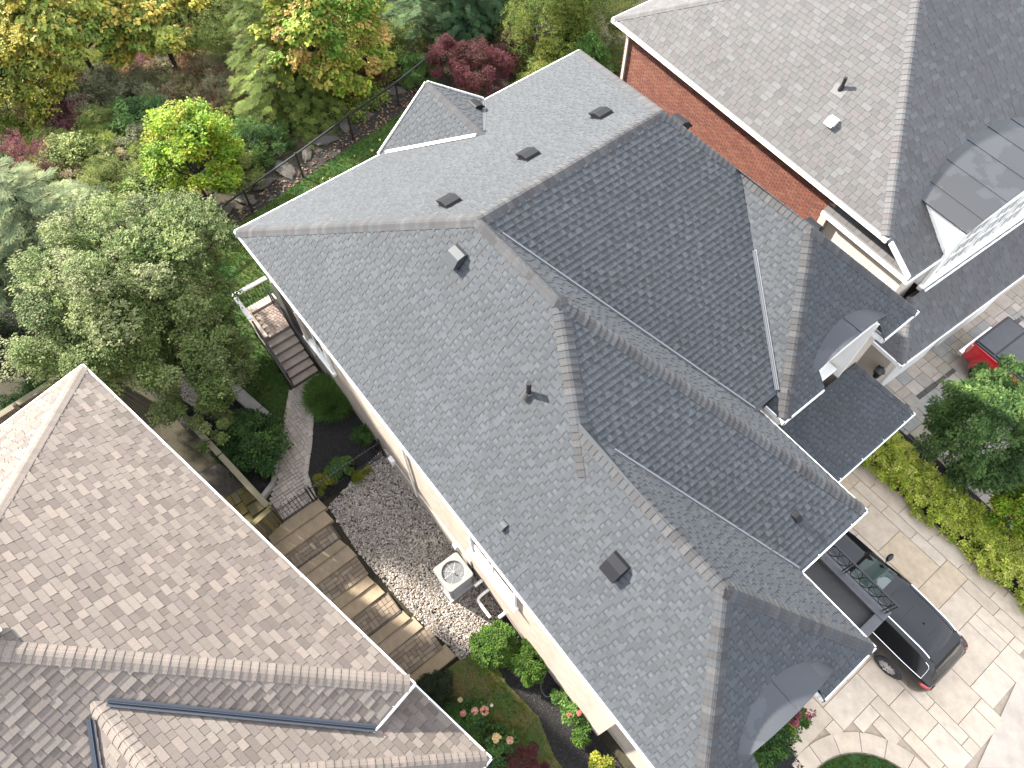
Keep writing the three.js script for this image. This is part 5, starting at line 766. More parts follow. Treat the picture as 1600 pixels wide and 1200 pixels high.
{
  const tr = thing('pickup_truck', 'bright red pickup truck with a black folding bed cover parked by the garage', 'truck', [20.93, 0, -0.75], -0.053);
  const red = new THREE.MeshPhysicalMaterial({ color: C(0.42, 0.006, 0.012), roughness: 0.3, clearcoat: 1, clearcoatRoughness: 0.04, side: THREE.DoubleSide });
  const S = (z, w, top) => ({ z, s: [[w * 0.93, 0.5], [w, 0.58], [w * 1.0, 0.85], [w * 0.985, 1.05], [w * 0.955, top - 0.05], [w * 0.90, top], [0, top + 0.004]] });
  mesh('bed_body', loft([S(0, 0.86, 1.30), S(0.03, 0.93, 1.32), S(0.12, 0.955, 1.33), S(0.7, 0.965, 1.33), S(1.15, 0.985, 1.34), S(1.6, 0.965, 1.34), S(2.1, 0.96, 1.35)]), red, tr);
  mesh('cab_body', loft([S(2.13, 0.965, 1.38), S(3.0, 0.97, 1.40), S(3.9, 0.97, 1.36), S(4.4, 0.96, 1.28), S(5.0, 0.94, 1.22), S(5.4, 0.86, 1.12), S(5.5, 0.76, 1.0)]), red, tr);
  mesh('cab_roof', loft([2.14, 2.25, 2.5, 3.4, 3.8, 4.3].map((z, i) => ({ z, s: [[0.92, 1.33], [[0.86, 0.80, 0.74, 0.72, 0.74, 0.86][i], [1.5, 1.75, 1.84, 1.84, 1.76, 1.36][i]], [[0.8, 0.74, 0.66, 0.64, 0.66, 0.8][i], [1.52, 1.8, 1.89, 1.89, 1.8, 1.38][i]], [0, [1.53, 1.83, 1.92, 1.92, 1.83, 1.39][i]]] }))), new THREE.MeshPhysicalMaterial({ color: C(0.01, 0.01, 0.012), roughness: 0.1, clearcoat: 1, side: THREE.DoubleSide }), tr);
  const vinyl = std([0.045, 0.045, 0.050], 0.55, { map: rep(mottleTex, 0.8), bumpMap: rep(grainTex, 3), bumpScale: 0.0008 });
  for (let i = 0; i < 3; i++) mesh('cover_panel', rbox(-0.80, 0.80, 1.34, 1.41, 0.06 + 0.69 * i, 0.70 + 0.69 * i, 0.02, 2), vinyl, tr);
  mesh('cover_frame', [rbox(-0.90, -0.78, 1.33, 1.375, 0.02, 2.1, 0.015), rbox(0.78, 0.90, 1.33, 1.375, 0.02, 2.1, 0.015), rbox(-0.84, 0.84, 1.33, 1.40, 0.0, 0.07, 0.015), rbox(-0.8, 0.8, 1.33, 1.37, 0.69, 0.77, 0.01), rbox(-0.8, 0.8, 1.33, 1.37, 1.38, 1.46, 0.01)], blackMetal, tr);
  for (const s of [1, -1]) { mesh('tail_light', rbox(s > 0 ? 0.80 : -0.95, s > 0 ? 0.95 : -0.80, 0.82, 1.24, -0.03, 0.09, 0.03, 2), new THREE.MeshPhysicalMaterial({ color: C(0.5, 0.16, 0.13), roughness: 0.1, clearcoat: 1 }), tr); mesh('fender_flare', [patch([0, 1, 2, 3, 4, 5, 6].map(i => { const a = Math.PI * i / 6, c = -Math.cos(a), q = Math.sin(a); return [[s * 0.95, 0.45 + 0.58 * q, 1.0 + 0.60 * c], [s * 1.03, 0.45 + 0.53 * q, 1.0 + 0.55 * c], [s * 1.045, 0.45 + 0.47 * q, 1.0 + 0.49 * c]]; }), 0, 3)], red, tr); mesh('wheel_well', new THREE.CylinderGeometry(0.49, 0.49, 0.03, 28).rotateZ(Math.PI / 2).translate(s * 0.96, 0.46, 1.0), darkMat, tr); wheel(tr, s * 0.93, 0.41, 1.0, 0.41, 0.28, 6, s); wheel(tr, s * 0.9, 0.41, 4.6, 0.41, 0.28, 6, s); }
  mesh('tailgate', rbox(-0.74, 0.74, 0.62, 1.28, -0.025, 0.03, 0.02, 2), red, tr); mesh('rear_bumper', rbox(-0.86, 0.86, 0.42, 0.60, -0.16, 0.04, 0.03, 2), chrome, tr);
}

// ---------------------------------------------------------------- plants
// leaf sprays: small geometries that are copied through a crown
function spray(kind, seed) {
  const r = rng(seed), pos = [], tri = (a, b, c) => pos.push(...a, ...b, ...c);
  const leaf = (o, d, w, len, fold) => { const D = d.clone().normalize(), up = Math.abs(D.y) > 0.9 ? V3(1, 0, 0) : V3(0, 1, 0), s = D.clone().cross(up).normalize(), n = s.clone().cross(D), mid = o.clone().addScaledVector(D, len * 0.5), L = mid.clone().addScaledVector(s, w / 2).addScaledVector(n, fold), R = mid.clone().addScaledVector(s, -w / 2).addScaledVector(n, fold), tip = o.clone().addScaledVector(D, len).addScaledVector(n, -fold); tri(o.toArray(), L.toArray(), tip.toArray()); tri(o.toArray(), tip.toArray(), R.toArray()); };
  const dir = () => { let v; do v = V3(r() * 2 - 1, r() * 2 - 1, r() * 2 - 1); while (v.lengthSq() > 1 || v.lengthSq() < 0.05); return v.normalize(); };
  if (kind === 'broad') for (let i = 0; i < 9; i++) { const d = dir(); d.y = d.y * 0.5 + 0.12; leaf(d.clone().multiplyScalar(0.12 + 0.3 * r()), dir().multiplyScalar(0.6).add(d).setY(-0.25 + 0.5 * r()), 0.30 + 0.12 * r(), 0.42 + 0.2 * r(), 0.05); }
  if (kind === 'maple') for (let i = 0; i < 7; i++) { const d = dir(); d.y *= 0.5; leaf(d.clone().multiplyScalar(0.3 * r()), d.clone().setY(-0.35 + 0.4 * r()), 0.52, 0.55, 0.08); }
  if (kind === 'small') for (let i = 0; i < 13; i++) { const d = dir(); leaf(d.clone().multiplyScalar(0.1 + 0.42 * r()), dir(), 0.15, 0.30, 0.03); }
  if (kind === 'needle') for (let k = 0; k < 3; k++) { const a = (k - 1) * 0.5, D = V3(Math.cos(a), -0.12, Math.sin(a)); for (let i = 0; i < 7; i++) { const o = D.clone().multiplyScalar(0.08 + 0.8 * i / 7 * (k === 1 ? 1 : 0.7)); for (const s of [1, -1]) leaf(o, V3(D.x, 0.1 * (r() - 0.5), D.z).add(V3(-D.z * s * 0.9, 0.05, D.x * s * 0.9)), 0.05, 0.26, 0.004); } }
  if (kind === 'tuft') for (let i = 0; i < 22; i++) { const d = dir(); leaf(V3(0, 0, 0), d.setY(Math.abs(d.y) * 0.8 + 0.15), 0.03, 0.75, 0.01); }
  if (kind === 'lance') for (let i = 0; i < 10; i++) { const d = dir(); leaf(d.clone().multiplyScalar(0.25 * r()), d.clone().setY(d.y * 0.4 - 0.1), 0.13, 0.6, 0.04); }
  if (kind === 'twig') for (let i = 0; i < 7; i++) { const d = dir(); leaf(V3(0, 0, 0), d.setY(Math.abs(d.y)), 0.02, 0.9, 0.004); }
  const g = new THREE.BufferGeometry(); g.setAttribute('position', new THREE.Float32BufferAttribute(pos, 3)); g.setAttribute('uv', new THREE.Float32BufferAttribute(new Float32Array(pos.length / 3 * 2), 2)); g.computeVertexNormals(); return g;
}
const sprays = {}; for (const k of ['broad', 'maple', 'small', 'needle', 'tuft', 'lance', 'twig']) sprays[k] = spray(k, k.length * 17 + 3);
const foliageMat = leafMat({ roughness: 0.62, transmission: 0.42 }), needleMat = leafMat({ roughness: 0.8, transmission: 0.2, specularIntensity: 0.15 });
const barkMat = std([0.045, 0.036, 0.028], 0.95, { map: rep(soilTex, 1.5), bumpMap: rep(soilTex, 2), bumpScale: 0.02 }), birchMat = std([0.26, 0.25, 0.235], 0.8, { map: rep(mottleTex, 2) });
const VEG = 0.8, pals = {
  yellow: [[0.4462, 0.391, 0.054], [0.3187, 0.3565, 0.072], [0.2125, 0.299, 0.054], [0.5525, 0.437, 0.09], [0.2762, 0.345, 0.072]], yellowgreen: [[0.25, 0.2875, 0.036], [0.3375, 0.325, 0.048], [0.1625, 0.225, 0.03], [0.425, 0.3625, 0.048]],
  lime: [[0.2095, 0.3385, 0.0182], [0.2712, 0.3822, 0.0227], [0.3451, 0.3713, 0.0318], [0.1479, 0.273, 0.0182]], pear: [[0.095, 0.135, 0.032], [0.125, 0.165, 0.045], [0.155, 0.185, 0.062], [0.07, 0.108, 0.026], [0.19, 0.205, 0.09]],
  orange: [[0.3036, 0.3629, 0.0495], [0.3846, 0.3629, 0.0693], [0.4655, 0.3226, 0.0891], [0.2024, 0.3226, 0.0396], [0.1417, 0.2688, 0.0297], [0.3643, 0.4166, 0.0594]], larch: [[0.082, 0.1148, 0.0238], [0.1066, 0.1435, 0.0306], [0.1271, 0.1599, 0.0382], [0.0615, 0.0902, 0.0204]],
  pine: [[0.085, 0.14, 0.06], [0.11, 0.165, 0.075], [0.065, 0.11, 0.045]], spruce: [[0.05, 0.10, 0.045], [0.07, 0.125, 0.055], [0.04, 0.08, 0.035]], crimson: [[0.144, 0.032, 0.042], [0.18, 0.05, 0.055], [0.1035, 0.026, 0.035], [0.117, 0.06, 0.04]],
  birch: [[0.143, 0.207, 0.03], [0.198, 0.2415, 0.04], [0.099, 0.161, 0.025], [0.264, 0.276, 0.05]], brightgreen: [[0.099, 0.1955, 0.036], [0.135, 0.2295, 0.054], [0.072, 0.153, 0.027]], whitepine: [[0.13, 0.175, 0.085], [0.165, 0.205, 0.105], [0.10, 0.14, 0.065], [0.20, 0.23, 0.115]],
  olive: [[0.167, 0.2109, 0.046], [0.2156, 0.2618, 0.0605], [0.1253, 0.1746, 0.0339], [0.2644, 0.291, 0.0847]], grey: [[0.17, 0.185, 0.085], [0.22, 0.225, 0.12], [0.13, 0.145, 0.06], [0.29, 0.285, 0.18]], brush: [[0.264, 0.204, 0.102], [0.336, 0.27, 0.15], [0.18, 0.168, 0.06], [0.432, 0.36, 0.228], [0.168, 0.204, 0.054]], dry: [[0.288, 0.18, 0.096], [0.216, 0.12, 0.066], [0.36, 0.252, 0.144], [0.168, 0.102, 0.054]],
  deep: [[0.0455, 0.1063, 0.024], [0.065, 0.1438, 0.0336], [0.0364, 0.0813, 0.0192], [0.0975, 0.1875, 0.036]], hedge: [[0.43, 0.504, 0.06], [0.5332, 0.5712, 0.09], [0.3096, 0.3948, 0.044], [0.602, 0.6048, 0.16]], hornbeam: [[0.0666, 0.136, 0.0315], [0.0962, 0.1836, 0.045], [0.0444, 0.0986, 0.0234], [0.1406, 0.2312, 0.063]], ball: [[0.0702, 0.144, 0.018], [0.1014, 0.1872, 0.027], [0.0468, 0.108, 0.0126]], dark: [[0.03, 0.045, 0.02], [0.042, 0.058, 0.025], [0.022, 0.034, 0.015]], red: [[0.1786, 0.0378, 0.0561], [0.129, 0.0324, 0.0468], [0.2083, 0.0648, 0.0748]], burgundy: [[0.16, 0.05, 0.06], [0.22, 0.09, 0.09], [0.11, 0.035, 0.045], [0.20, 0.12, 0.10]], gold: [[0.30, 0.29, 0.03], [0.22, 0.24, 0.025], [0.14, 0.18, 0.02]],
};
// crown = clumps of sprays spread through an ellipsoid; open sky shows between the clumps
function crownSpots(o) {
  const r = rng(o.seed), out = [], P = pals[o.pal], shellLo = o.lo ?? 0.45, cl = [];
  const K = o.clumps ?? 40, rm = (o.r[0] + o.r[1] + o.r[2]) / 3, nf = noiseField(o.seed + 5);
  for (let i = 0; i < K; i++) { const y = o.half ? Math.pow(r(), 0.8) : lerp(-0.75, 1, r()), a = r() * 6.2832, q = Math.sqrt(Math.max(0, 1 - y * y)), f = lerp(shellLo, 0.96, Math.sqrt(r())), bump = 1 + (o.bump ?? 0.25) * (r() - 0.5); cl.push({ d: V3(q * Math.cos(a), y, q * Math.sin(a)), f: f * bump, c: Math.floor(r() * P.length), k: lerp(0.8, 1.2, r()), s: lerp(0.65, 1.25, r()) }); }
  const rc = rm * (o.spread ?? 0.30);
  for (let i = 0; i < o.n; i++) {
    const c = cl[Math.floor(r() * K)]; let v; do v = V3(r() * 2 - 1, r() * 2 - 1, r() * 2 - 1); while (v.lengthSq() > 1);
    const fl = o.flat ?? 0.75, p = V3(o.c[0] + c.d.x * c.f * o.r[0] + v.x * rc * c.s, o.c[1] + c.d.y * c.f * o.r[1] + v.y * rc * c.s * fl, o.c[2] + c.d.z * c.f * o.r[2] + v.z * rc * c.s);
    if (o.floor !== undefined && p.y < o.floor) p.y = o.floor + 0.1 * r();
    const pc = P[r() < 0.62 ? c.c : Math.floor(r() * P.length)], k = VEG * c.k * lerp(0.75, 1.25, r()), s = o.leaf * lerp(0.7, 1.3, r());
    const q = new THREE.Quaternion(); const outA = Math.atan2(-(c.d.z + v.z * 0.7), c.d.x + v.x * 0.7);
    q.setFromEuler(new THREE.Euler((r() - 0.5) * 1.0, outA + (r() - 0.5) * 1.2, (r() - 0.5) * 1.0 - (o.droop ?? 0), 'YXZ'));
    out.push({ p, q, s, c: C(pc[0] * k * (o.gain ?? 1), pc[1] * k * (o.gain ?? 1), pc[2] * k * (o.gain ?? 1)) });
  }
  return { spots: out, cl };
}
function crown(parent, name, o) { const { spots, cl } = crownSpots(o); scatter(name, sprays[o.type ?? 'broad'], o.mat ?? foliageMat, spots, 'stuff', parent); return cl; }
// conifer: whorls of drooping boughs, each bough a row of needle sprays
function coniferSpots(o) {
  const r = rng(o.seed), P = pals[o.pal], out = [], boughs = [], [X, Y, Z] = o.base;
  for (let k = 0; k < o.whorls; k++) {
    const t = (k + 0.6) / o.whorls, y = Y + lerp(o.y0 ?? 0.15, 0.99, t) * o.h, L = o.R * Math.pow(1 - t, o.pow ?? 0.8) + 0.12, nb = Math.round(lerp(o.nb ?? 9, 4, t)), off = r() * 6;
    for (let b = 0; b < nb; b++) {
      const a = off + b / nb * 6.2832 + (r() - 0.5) * 0.4, len = L * lerp(0.75, 1.12, r()), dr = (o.droop ?? 0.25) * lerp(0.6, 1.3, r()), n = Math.max(3, Math.round(len * (o.dens ?? 10))), pc = P[Math.floor(r() * P.length)], kk = lerp(0.8, 1.25, r());
      boughs.push([[X, y, Z], [X + Math.cos(a) * len, y - dr * len, Z + Math.sin(a) * len]]);
      for (let i = 0; i < n; i++) { const f = Math.pow((i + r()) / n, 0.8), w = (o.fan ?? 0.34) * len * (0.35 + 0.65 * f) * (r() - 0.5), c2 = r() < 0.7 ? pc : P[Math.floor(r() * P.length)], k = VEG * kk * lerp(0.75, 1.25, r());
        const q = new THREE.Quaternion().setFromEuler(new THREE.Euler((r() - 0.5) * 0.5, -a + (r() - 0.5) * 0.7, -dr * 0.7 + (r() - 0.5) * 0.4, 'YXZ'));
        out.push({ p: V3(X + Math.cos(a) * len * f - Math.sin(a) * w, y - dr * len * f * f + (r() - 0.5) * 0.08, Z + Math.sin(a) * len * f + Math.cos(a) * w), q, s: o.leaf * lerp(0.75, 1.25, r()), c: C(c2[0] * k, c2[1] * k, c2[2] * k) }); }
    }
  }
  return { out, boughs };
}
function trunkGeo(a, b, r0, r1, seed, bend = 0.15) { const r = rng(seed), n = 7, pts = []; for (let i = 0; i <= n; i++) { const t = i / n; pts.push(V3(lerp(a[0], b[0], t) + (i && i < n ? (r() - 0.5) * bend : 0), lerp(a[1], b[1], t), lerp(a[2], b[2], t) + (i && i < n ? (r() - 0.5) * bend : 0))); } const g = new THREE.TubeGeometry(new THREE.CatmullRomCurve3(pts), 18, 1, 8, false), p = g.attributes.position, c = new THREE.CatmullRomCurve3(pts); for (let i = 0; i < p.count; i++) { const k = Math.floor(i / 9) / 18, o = c.getPointAt(k), R = lerp(r0, r1, Math.pow(k, 0.8)); p.setXYZ(i, o.x + (p.getX(i) - o.x) * R, o.y + (p.getY(i) - o.y) * R, o.z + (p.getZ(i) - o.z) * R); } g.computeVertexNormals(); return g; }
function tree(name, label, base, o, cat = 'tree') {
  const t = thing(name, label, cat), fork = [lerp(base[0], o.c[0], 0.5), lerp(base[1], o.c[1], 0.55), lerp(base[2], o.c[2], 0.5)], tr = o.trunk ?? 0.14, bark = o.bark ?? barkMat;
  mesh('trunk', trunkGeo(base, [o.c[0], o.c[1] + o.r[1] * 0.45, o.c[2]], tr, tr * 0.25, o.seed), bark, t);
  const cl = crown(t, 'crown', o);
  const limbs = []; cl.forEach((c, i) => { if (i % (o.limbEvery ?? 4) === 0) limbs.push(trunkGeo(fork, [o.c[0] + c.d.x * c.f * o.r[0], o.c[1] + c.d.y * c.f * o.r[1], o.c[2] + c.d.z * c.f * o.r[2]], tr * 0.4, 0.012, o.seed + i, 0.3)); });
  if (limbs.length) mesh('limbs', limbs, bark, t, 'stuff');
  if (o.more) for (const m of o.more) crown(t, 'crown', { ...o, ...m, more: null });
  rebase(t, base); return t;
}
function conifer(name, label, o) { const t = thing(name, label, 'tree'); mesh('trunk', trunkGeo(o.base, [o.base[0], o.base[1] + o.h * 0.97, o.base[2]], o.trunk ?? 0.12, 0.02, o.seed, 0.05), barkMat, t); const { out, boughs } = coniferSpots(o); mesh('boughs', boughs.map(([a, b]) => rod(a, b, 0.022, 0.006, 4)), barkMat, t, 'stuff'); scatter('crown', sprays.needle, needleMat, out, 'stuff', t); rebase(t, o.base); return t; }
function shrub(name, label, o, cat = 'shrub', group) { const t = thing(name, label, cat, [0, 0, 0], 0, group), g = gy(o.c[2]); crown(t, 'foliage', { half: true, lo: 0.5, ...o }); const r = rng(o.seed), st = []; for (let i = 0; i < (o.stems ?? 6); i++) { const a = r() * 6.28; st.push(rod([o.c[0] + 0.05 * Math.cos(a), g - 0.05, o.c[2] + 0.05 * Math.sin(a)], [o.c[0] + Math.cos(a) * o.r[0] * 0.6, o.c[1] + o.r[1] * 0.4 * r(), o.c[2] + Math.sin(a) * o.r[2] * 0.6], 0.018, 0.006, 5)); } mesh('stems', st, o.bark ?? barkMat, t, 'stuff'); rebase(t, [o.c[0], g, o.c[2]]); return t; }

// the woods behind the fence, from left to right
const gb = (x, z) => [x, gy(z) - 0.05, z];
tree('maple_tree', 'tree with bright yellow leaves at the top left edge of the woods', gb(2.6, -33.2), { c: [2.75, 3.4, -33], r: [2.7, 1.9, 2.3], n: 3400, leaf: 0.26, pal: 'yellow', type: 'maple', clumps: 46, seed: 101 });
tree('maple_tree', 'yellow and green tree beside the bright yellow one along the top', gb(5.8, -32.3), { c: [5.7, 2.5, -32], r: [2.8, 1.7, 2.0], n: 3200, leaf: 0.26, pal: 'yellow', type: 'maple', clumps: 40, seed: 102 });
tree('leafy_tree', 'yellow green tree at the left edge above the crimson shrub', gb(-0.4, -32.4), { c: [0.0, 1.9, -32.6], r: [2.0, 2.4, 2.0], n: 3000, leaf: 0.22, pal: 'yellowgreen', type: 'broad', clumps: 40, seed: 103 });
conifer('larch_tree', 'soft green larch left of the orange tinted maple', { base: gb(8.2, -26.6), h: 5.6, R: 1.75, whorls: 15, leaf: 0.34, pal: 'larch', seed: 104, droop: 0.3, dens: 13, nb: 9 });
conifer('larch_tree', 'shorter green larch in front of the taller larch', { base: gb(7.7, -24.9), h: 3.6, R: 1.9, whorls: 10, leaf: 0.34, pal: 'larch', seed: 105, droop: 0.3, dens: 13 });
conifer('larch_tree', 'smallest larch leaning over the back fence', { base: gb(8.8, -24.2), h: 2.3, R: 1.5, whorls: 8, leaf: 0.30, pal: 'larch', seed: 106, droop: 0.25, dens: 13 });
tree('maple_tree', 'maple turning orange and gold at top centre with a grey trunk', gb(9.9, -25.3), { c: [10.4, 3.9, -25.0], r: [2.5, 1.9, 1.9], n: 3800, leaf: 0.23, pal: 'orange', type: 'maple', clumps: 54, seed: 107, trunk: 0.17, more: [{ c: [10.9, 2.2, -24.5], r: [1.6, 1.5, 1.4], n: 1700, seed: 108, clumps: 26 }, { c: [8.7, 3.5, -25.0], r: [1.2, 1.2, 1.2], n: 1000, seed: 109, clumps: 16 }] });
conifer('pine_tree', 'blue green pine between the orange maple and the dark spruce', { base: gb(14.9, -25.6), h: 4.6, R: 1.5, whorls: 9, leaf: 0.40, pal: 'pine', seed: 110, droop: -0.1, dens: 12, y0: 0.2, nb: 8 });
conifer('spruce_tree', 'broad dark green spruce at the top behind the red shrubs', { base: gb(16.9, -24.9), h: 4.7, R: 2.5, whorls: 13, leaf: 0.36, pal: 'spruce', seed: 111, droop: 0.35, dens: 14, nb: 11 });
conifer('spruce_tree', 'smaller dark spruce touching the weeping birch', { base: gb(19.0, -24.4), h: 3.4, R: 1.7, whorls: 10, leaf: 0.34, pal: 'spruce', seed: 112, droop: 0.35, dens: 13 });
shrub('crimson_shrub', 'crimson leaved shrub left of the other two, behind the rear gable', { c: [14.4, 1.6, -22.4], r: [1.0, 1.2, 0.9], n: 1700, leaf: 0.16, pal: 'crimson', type: 'small', clumps: 26, seed: 113 });
shrub('crimson_shrub', 'largest crimson shrub just above the back gutter', { c: [15.3, 1.5, -21.2], r: [1.4, 1.2, 1.2], n: 2600, leaf: 0.16, pal: 'crimson', type: 'small', clumps: 34, seed: 114 });
shrub('crimson_shrub', 'crimson shrub furthest right under the spruce', { c: [17.2, 1.3, -21.6], r: [1.1, 1.1, 1.0], n: 1500, leaf: 0.16, pal: 'crimson', type: 'small', clumps: 22, seed: 115 });
tree('birch_tree', 'weeping yellow green birch left of the brick house', gb(18.9, -21.9), { c: [18.6, 2.6, -21.4], r: [2.0, 2.4, 1.9], n: 5200, leaf: 0.20, pal: 'birch', type: 'small', clumps: 44, seed: 116, bark: birchMat, flat: 1.3, droop: 0.4 });
tree('birch_tree', 'birch with white trunks nearest the brick house corner', gb(20.6, -21.2), { c: [20.3, 2.8, -20.2], r: [1.8, 2.5, 1.7], n: 4400, leaf: 0.20, pal: 'birch', type: 'small', clumps: 36, seed: 117, bark: birchMat, flat: 1.3, droop: 0.4, trunk: 0.17 });
shrub('leafy_shrub', 'bright green upright shrub in front of the birch trunks', { c: [18.9, 1.5, -18.7], r: [0.75, 1.6, 0.75], n: 1300, leaf: 0.20, pal: 'brightgreen', type: 'lance', clumps: 22, seed: 118 });
tree('lime_tree', 'vivid lime green young tree standing just outside the back fence', gb(2.95, -22.5), { c: [3.35, 3.1, -22.6], r: [1.6, 1.7, 1.5], n: 3400, leaf: 0.20, pal: 'lime', type: 'broad', clumps: 46, seed: 119, trunk: 0.08 });
conifer('pine_tree', 'pale grey green pine at the left edge behind the big tree', { base: gb(-2.2, -22.6), h: 5.0, R: 2.4, whorls: 12, leaf: 0.42, pal: 'whitepine', seed: 120, droop: -0.05, dens: 13, nb: 10, pow: 0.6 });
conifer('pine_tree', 'second pale pine below the first at the left edge', { base: gb(-4.2, -22.6), h: 3.8, R: 1.8, whorls: 9, leaf: 0.42, pal: 'whitepine', seed: 121, droop: -0.05, dens: 13, pow: 0.6 });
shrub('red_shrub', 'bare twigged shrub with bright red leaves at the left edge', { c: [-1.8, 1.5, -27.5], r: [1.3, 1.6, 1.2], n: 700, leaf: 0.17, pal: 'red', type: 'small', clumps: 26, seed: 122, stems: 26, bark: std([0.17, 0.15, 0.13], 0.9) });
shrub('crimson_shrub', 'dull crimson shrub at upper left among grey bushes', { c: [0.9, -0.1, -30.8], r: [1.4, 1.5, 1.4], n: 1500, leaf: 0.18, pal: 'burgundy', type: 'small', clumps: 28, seed: 123 });
shrub('burgundy_shrub', 'pink burgundy shrub against the inside of the back fence', { c: [0.9, 1.25, -21.0], r: [1.15, 0.75, 0.7], n: 1300, leaf: 0.14, pal: 'burgundy', type: 'small', clumps: 26, seed: 124 });
{ // undergrowth: the single bushes that can be told apart
  const B = [['grey green bush beside the dull crimson shrub', [1.9, 0.0, -31.2], 1.5, 1.5, 'grey', 'small'], ['pale grey bush in the middle of the clearing edge', [3.4, -0.4, -31.4], 2.0, 1.2, 'grey', 'small'], ['dark green bush left of the lime green tree', [2.9, 0.1, -28.4], 1.6, 1.2, 'deep', 'broad'], ['green bush under the dull crimson shrub', [1.1, 0.0, -29.2], 1.6, 1.2, 'olive', 'small'], ['olive bush below the bare red shrub', [0.0, 0.3, -27.4], 1.7, 1.4, 'olive', 'broad'], ['brown green bush in the shade near the pale pines', [0.6, 0.5, -25.2], 1.5, 1.4, 'olive', 'small'],
    ['green bush between the pale pine and the lime green tree', [1.2, 0.8, -23.6], 1.2, 1.2, 'birch', 'broad'], ['bush close to the fence left of the lime green tree', [2.0, 0.7, -22.6], 0.8, 0.9, 'brightgreen', 'broad'], ['bush hard against the fence right of the lime green tree', [4.6, 0.7, -23.0], 1.0, 1.0, 'olive', 'small'], ['low dark bush below the larches', [6.1, 0.5, -23.8], 1.2, 1.1, 'deep', 'small'], ['bush beneath the orange maple by the fence', [10.8, 0.4, -23.9], 1.2, 1.0, 'birch', 'broad'], ['tall bush between the maple and the pine', [13.2, 0.6, -25.2], 1.4, 1.8, 'olive', 'small'], ['bush at the foot of the blue green pine', [13.4, 0.7, -23.6], 0.9, 0.9, 'brightgreen', 'small'], ['scarlet tinged bush above the lime green tree', [4.0, 0.0, -26.6], 0.9, 0.8, 'red', 'small'], ['tawny bush above the lime green tree', [4.9, 0.0, -27.0], 1.5, 1.1, 'dry', 'small'], ['dark bush at the very top left corner', [-1.5, 0.5, -35], 2.0, 2.4, 'dark', 'broad'], ['dim green tree-like bush at top behind the larch', [8.2, 1.0, -31.0], 2.2, 2.2, 'olive', 'small'], ['dim bush at top behind the orange maple', [12.6, 0.5, -29.5], 2.2, 2.4, 'deep', 'broad'], ['green bush at the foot of the left birch', [16.9, 0.9, -19.0], 1.4, 1.2, 'birch', 'small'], ['leafy bush under the birches just beyond the back gutter', [18.3, 0.9, -19.8], 1.5, 1.2, 'olive', 'broad'], ['green bush at the top between pine and maple', [14.6, 0.0, -29.5], 1.8, 2.4, 'spruce', 'small']];
  B.forEach(([l, c, w, h, pal, type], i) => shrub('wild_bush', l, { c: [c[0], c[1] + 0.2, c[2]], r: [w, h, w], n: Math.round(900 + 700 * w), leaf: type === 'small' ? 0.19 : 0.21, pal, type, clumps: 30, seed: 200 + i, stems: 9 }, 'bush'));
}
{ // rough ground cover of the clearing, and a brown mass of dead stalks: nobody could count it
  const nf = noiseField(33), z0 = [[-14, -62], [50, -62], [50, -24.2], [12, -23.6], [-14, -21.6]];
  const list = over(z0, 26, (x, z, r) => { const v = nf(x * 0.45, z * 0.45), P = pals[v > 0.56 ? 'brush' : v > 0.44 ? 'dry' : v > 0.3 ? 'olive' : 'deep'], c = P[Math.floor(r() * P.length)], k = VEG * lerp(0.8, 1.4, r()); return { p: V3(x, gy(z) + lerp(0.05, 0.9, r() * r()), z), e: [r() - 0.5, r() * 6, r() - 0.5], s: lerp(0.16, 0.34, r()), c: C(c[0] * k, c[1] * k, c[2] * k) }; }, 301);
  scatter('undergrowth', sprays.small, foliageMat, list, 'stuff').userData.label = 'tangled brown and green undergrowth covering the woodland floor';
  const dead = over([[3, -33], [13, -31.5], [11, -26.5], [4.5, -26.8]], 22, (x, z, r) => { const c = pals[r() < 0.55 ? 'brush' : 'dry'][Math.floor(r() * 4)], k = VEG * lerp(0.7, 1.2, r()); return { p: V3(x, gy(z) + lerp(0.1, 1.1, r()), z), e: [(r() - 0.5) * 0.8, r() * 6, (r() - 0.5) * 0.8], s: lerp(0.25, 0.5, r()), c: C(c[0] * k, c[1] * k, c[2] * k) }; }, 302);
  scatter('dead_stalks', mergeGeometries([sprays.twig, sprays.small]), foliageMat, dead, 'stuff').userData.label = 'pale brown dead stalks and seed heads filling the clearing';
}
{ // the tangle of self-sown bushes between the trees, too interwoven to count
  const r = rng(909), all = [], P = ['olive', 'birch', 'grey', 'deep', 'brightgreen', 'brush', 'olive', 'yellowgreen', 'burgundy', 'birch'];
  for (let i = 0; i < 230; i++) { const x = lerp(-4, 22, r()), z = lerp(-38, -24.3 - 0.03 * x, Math.pow(r(), 0.8)), w = lerp(0.5, 1.25, r()), clearing = x > 3.6 && x < 12.5 && z > -33 && z < -26; if (clearing && r() < 0.35) continue;
    all.push(...crownSpots({ c: [x, gy(z) + w * 0.35, z], r: [w, w * lerp(0.7, 1.15, r()), w], n: Math.round(420 * w + 120), leaf: lerp(0.15, 0.21, r()), pal: clearing ? ['brush', 'grey', 'dry'][i % 3] : P[Math.floor(r() * P.length)], half: true, lo: 0.5, clumps: 20, gain: 1.3, seed: 910 + i }).spots); }
  scatter('thicket', sprays.small, foliageMat, all, 'stuff').userData.label = 'interwoven green and autumn thicket filling the gaps between the trees';
}
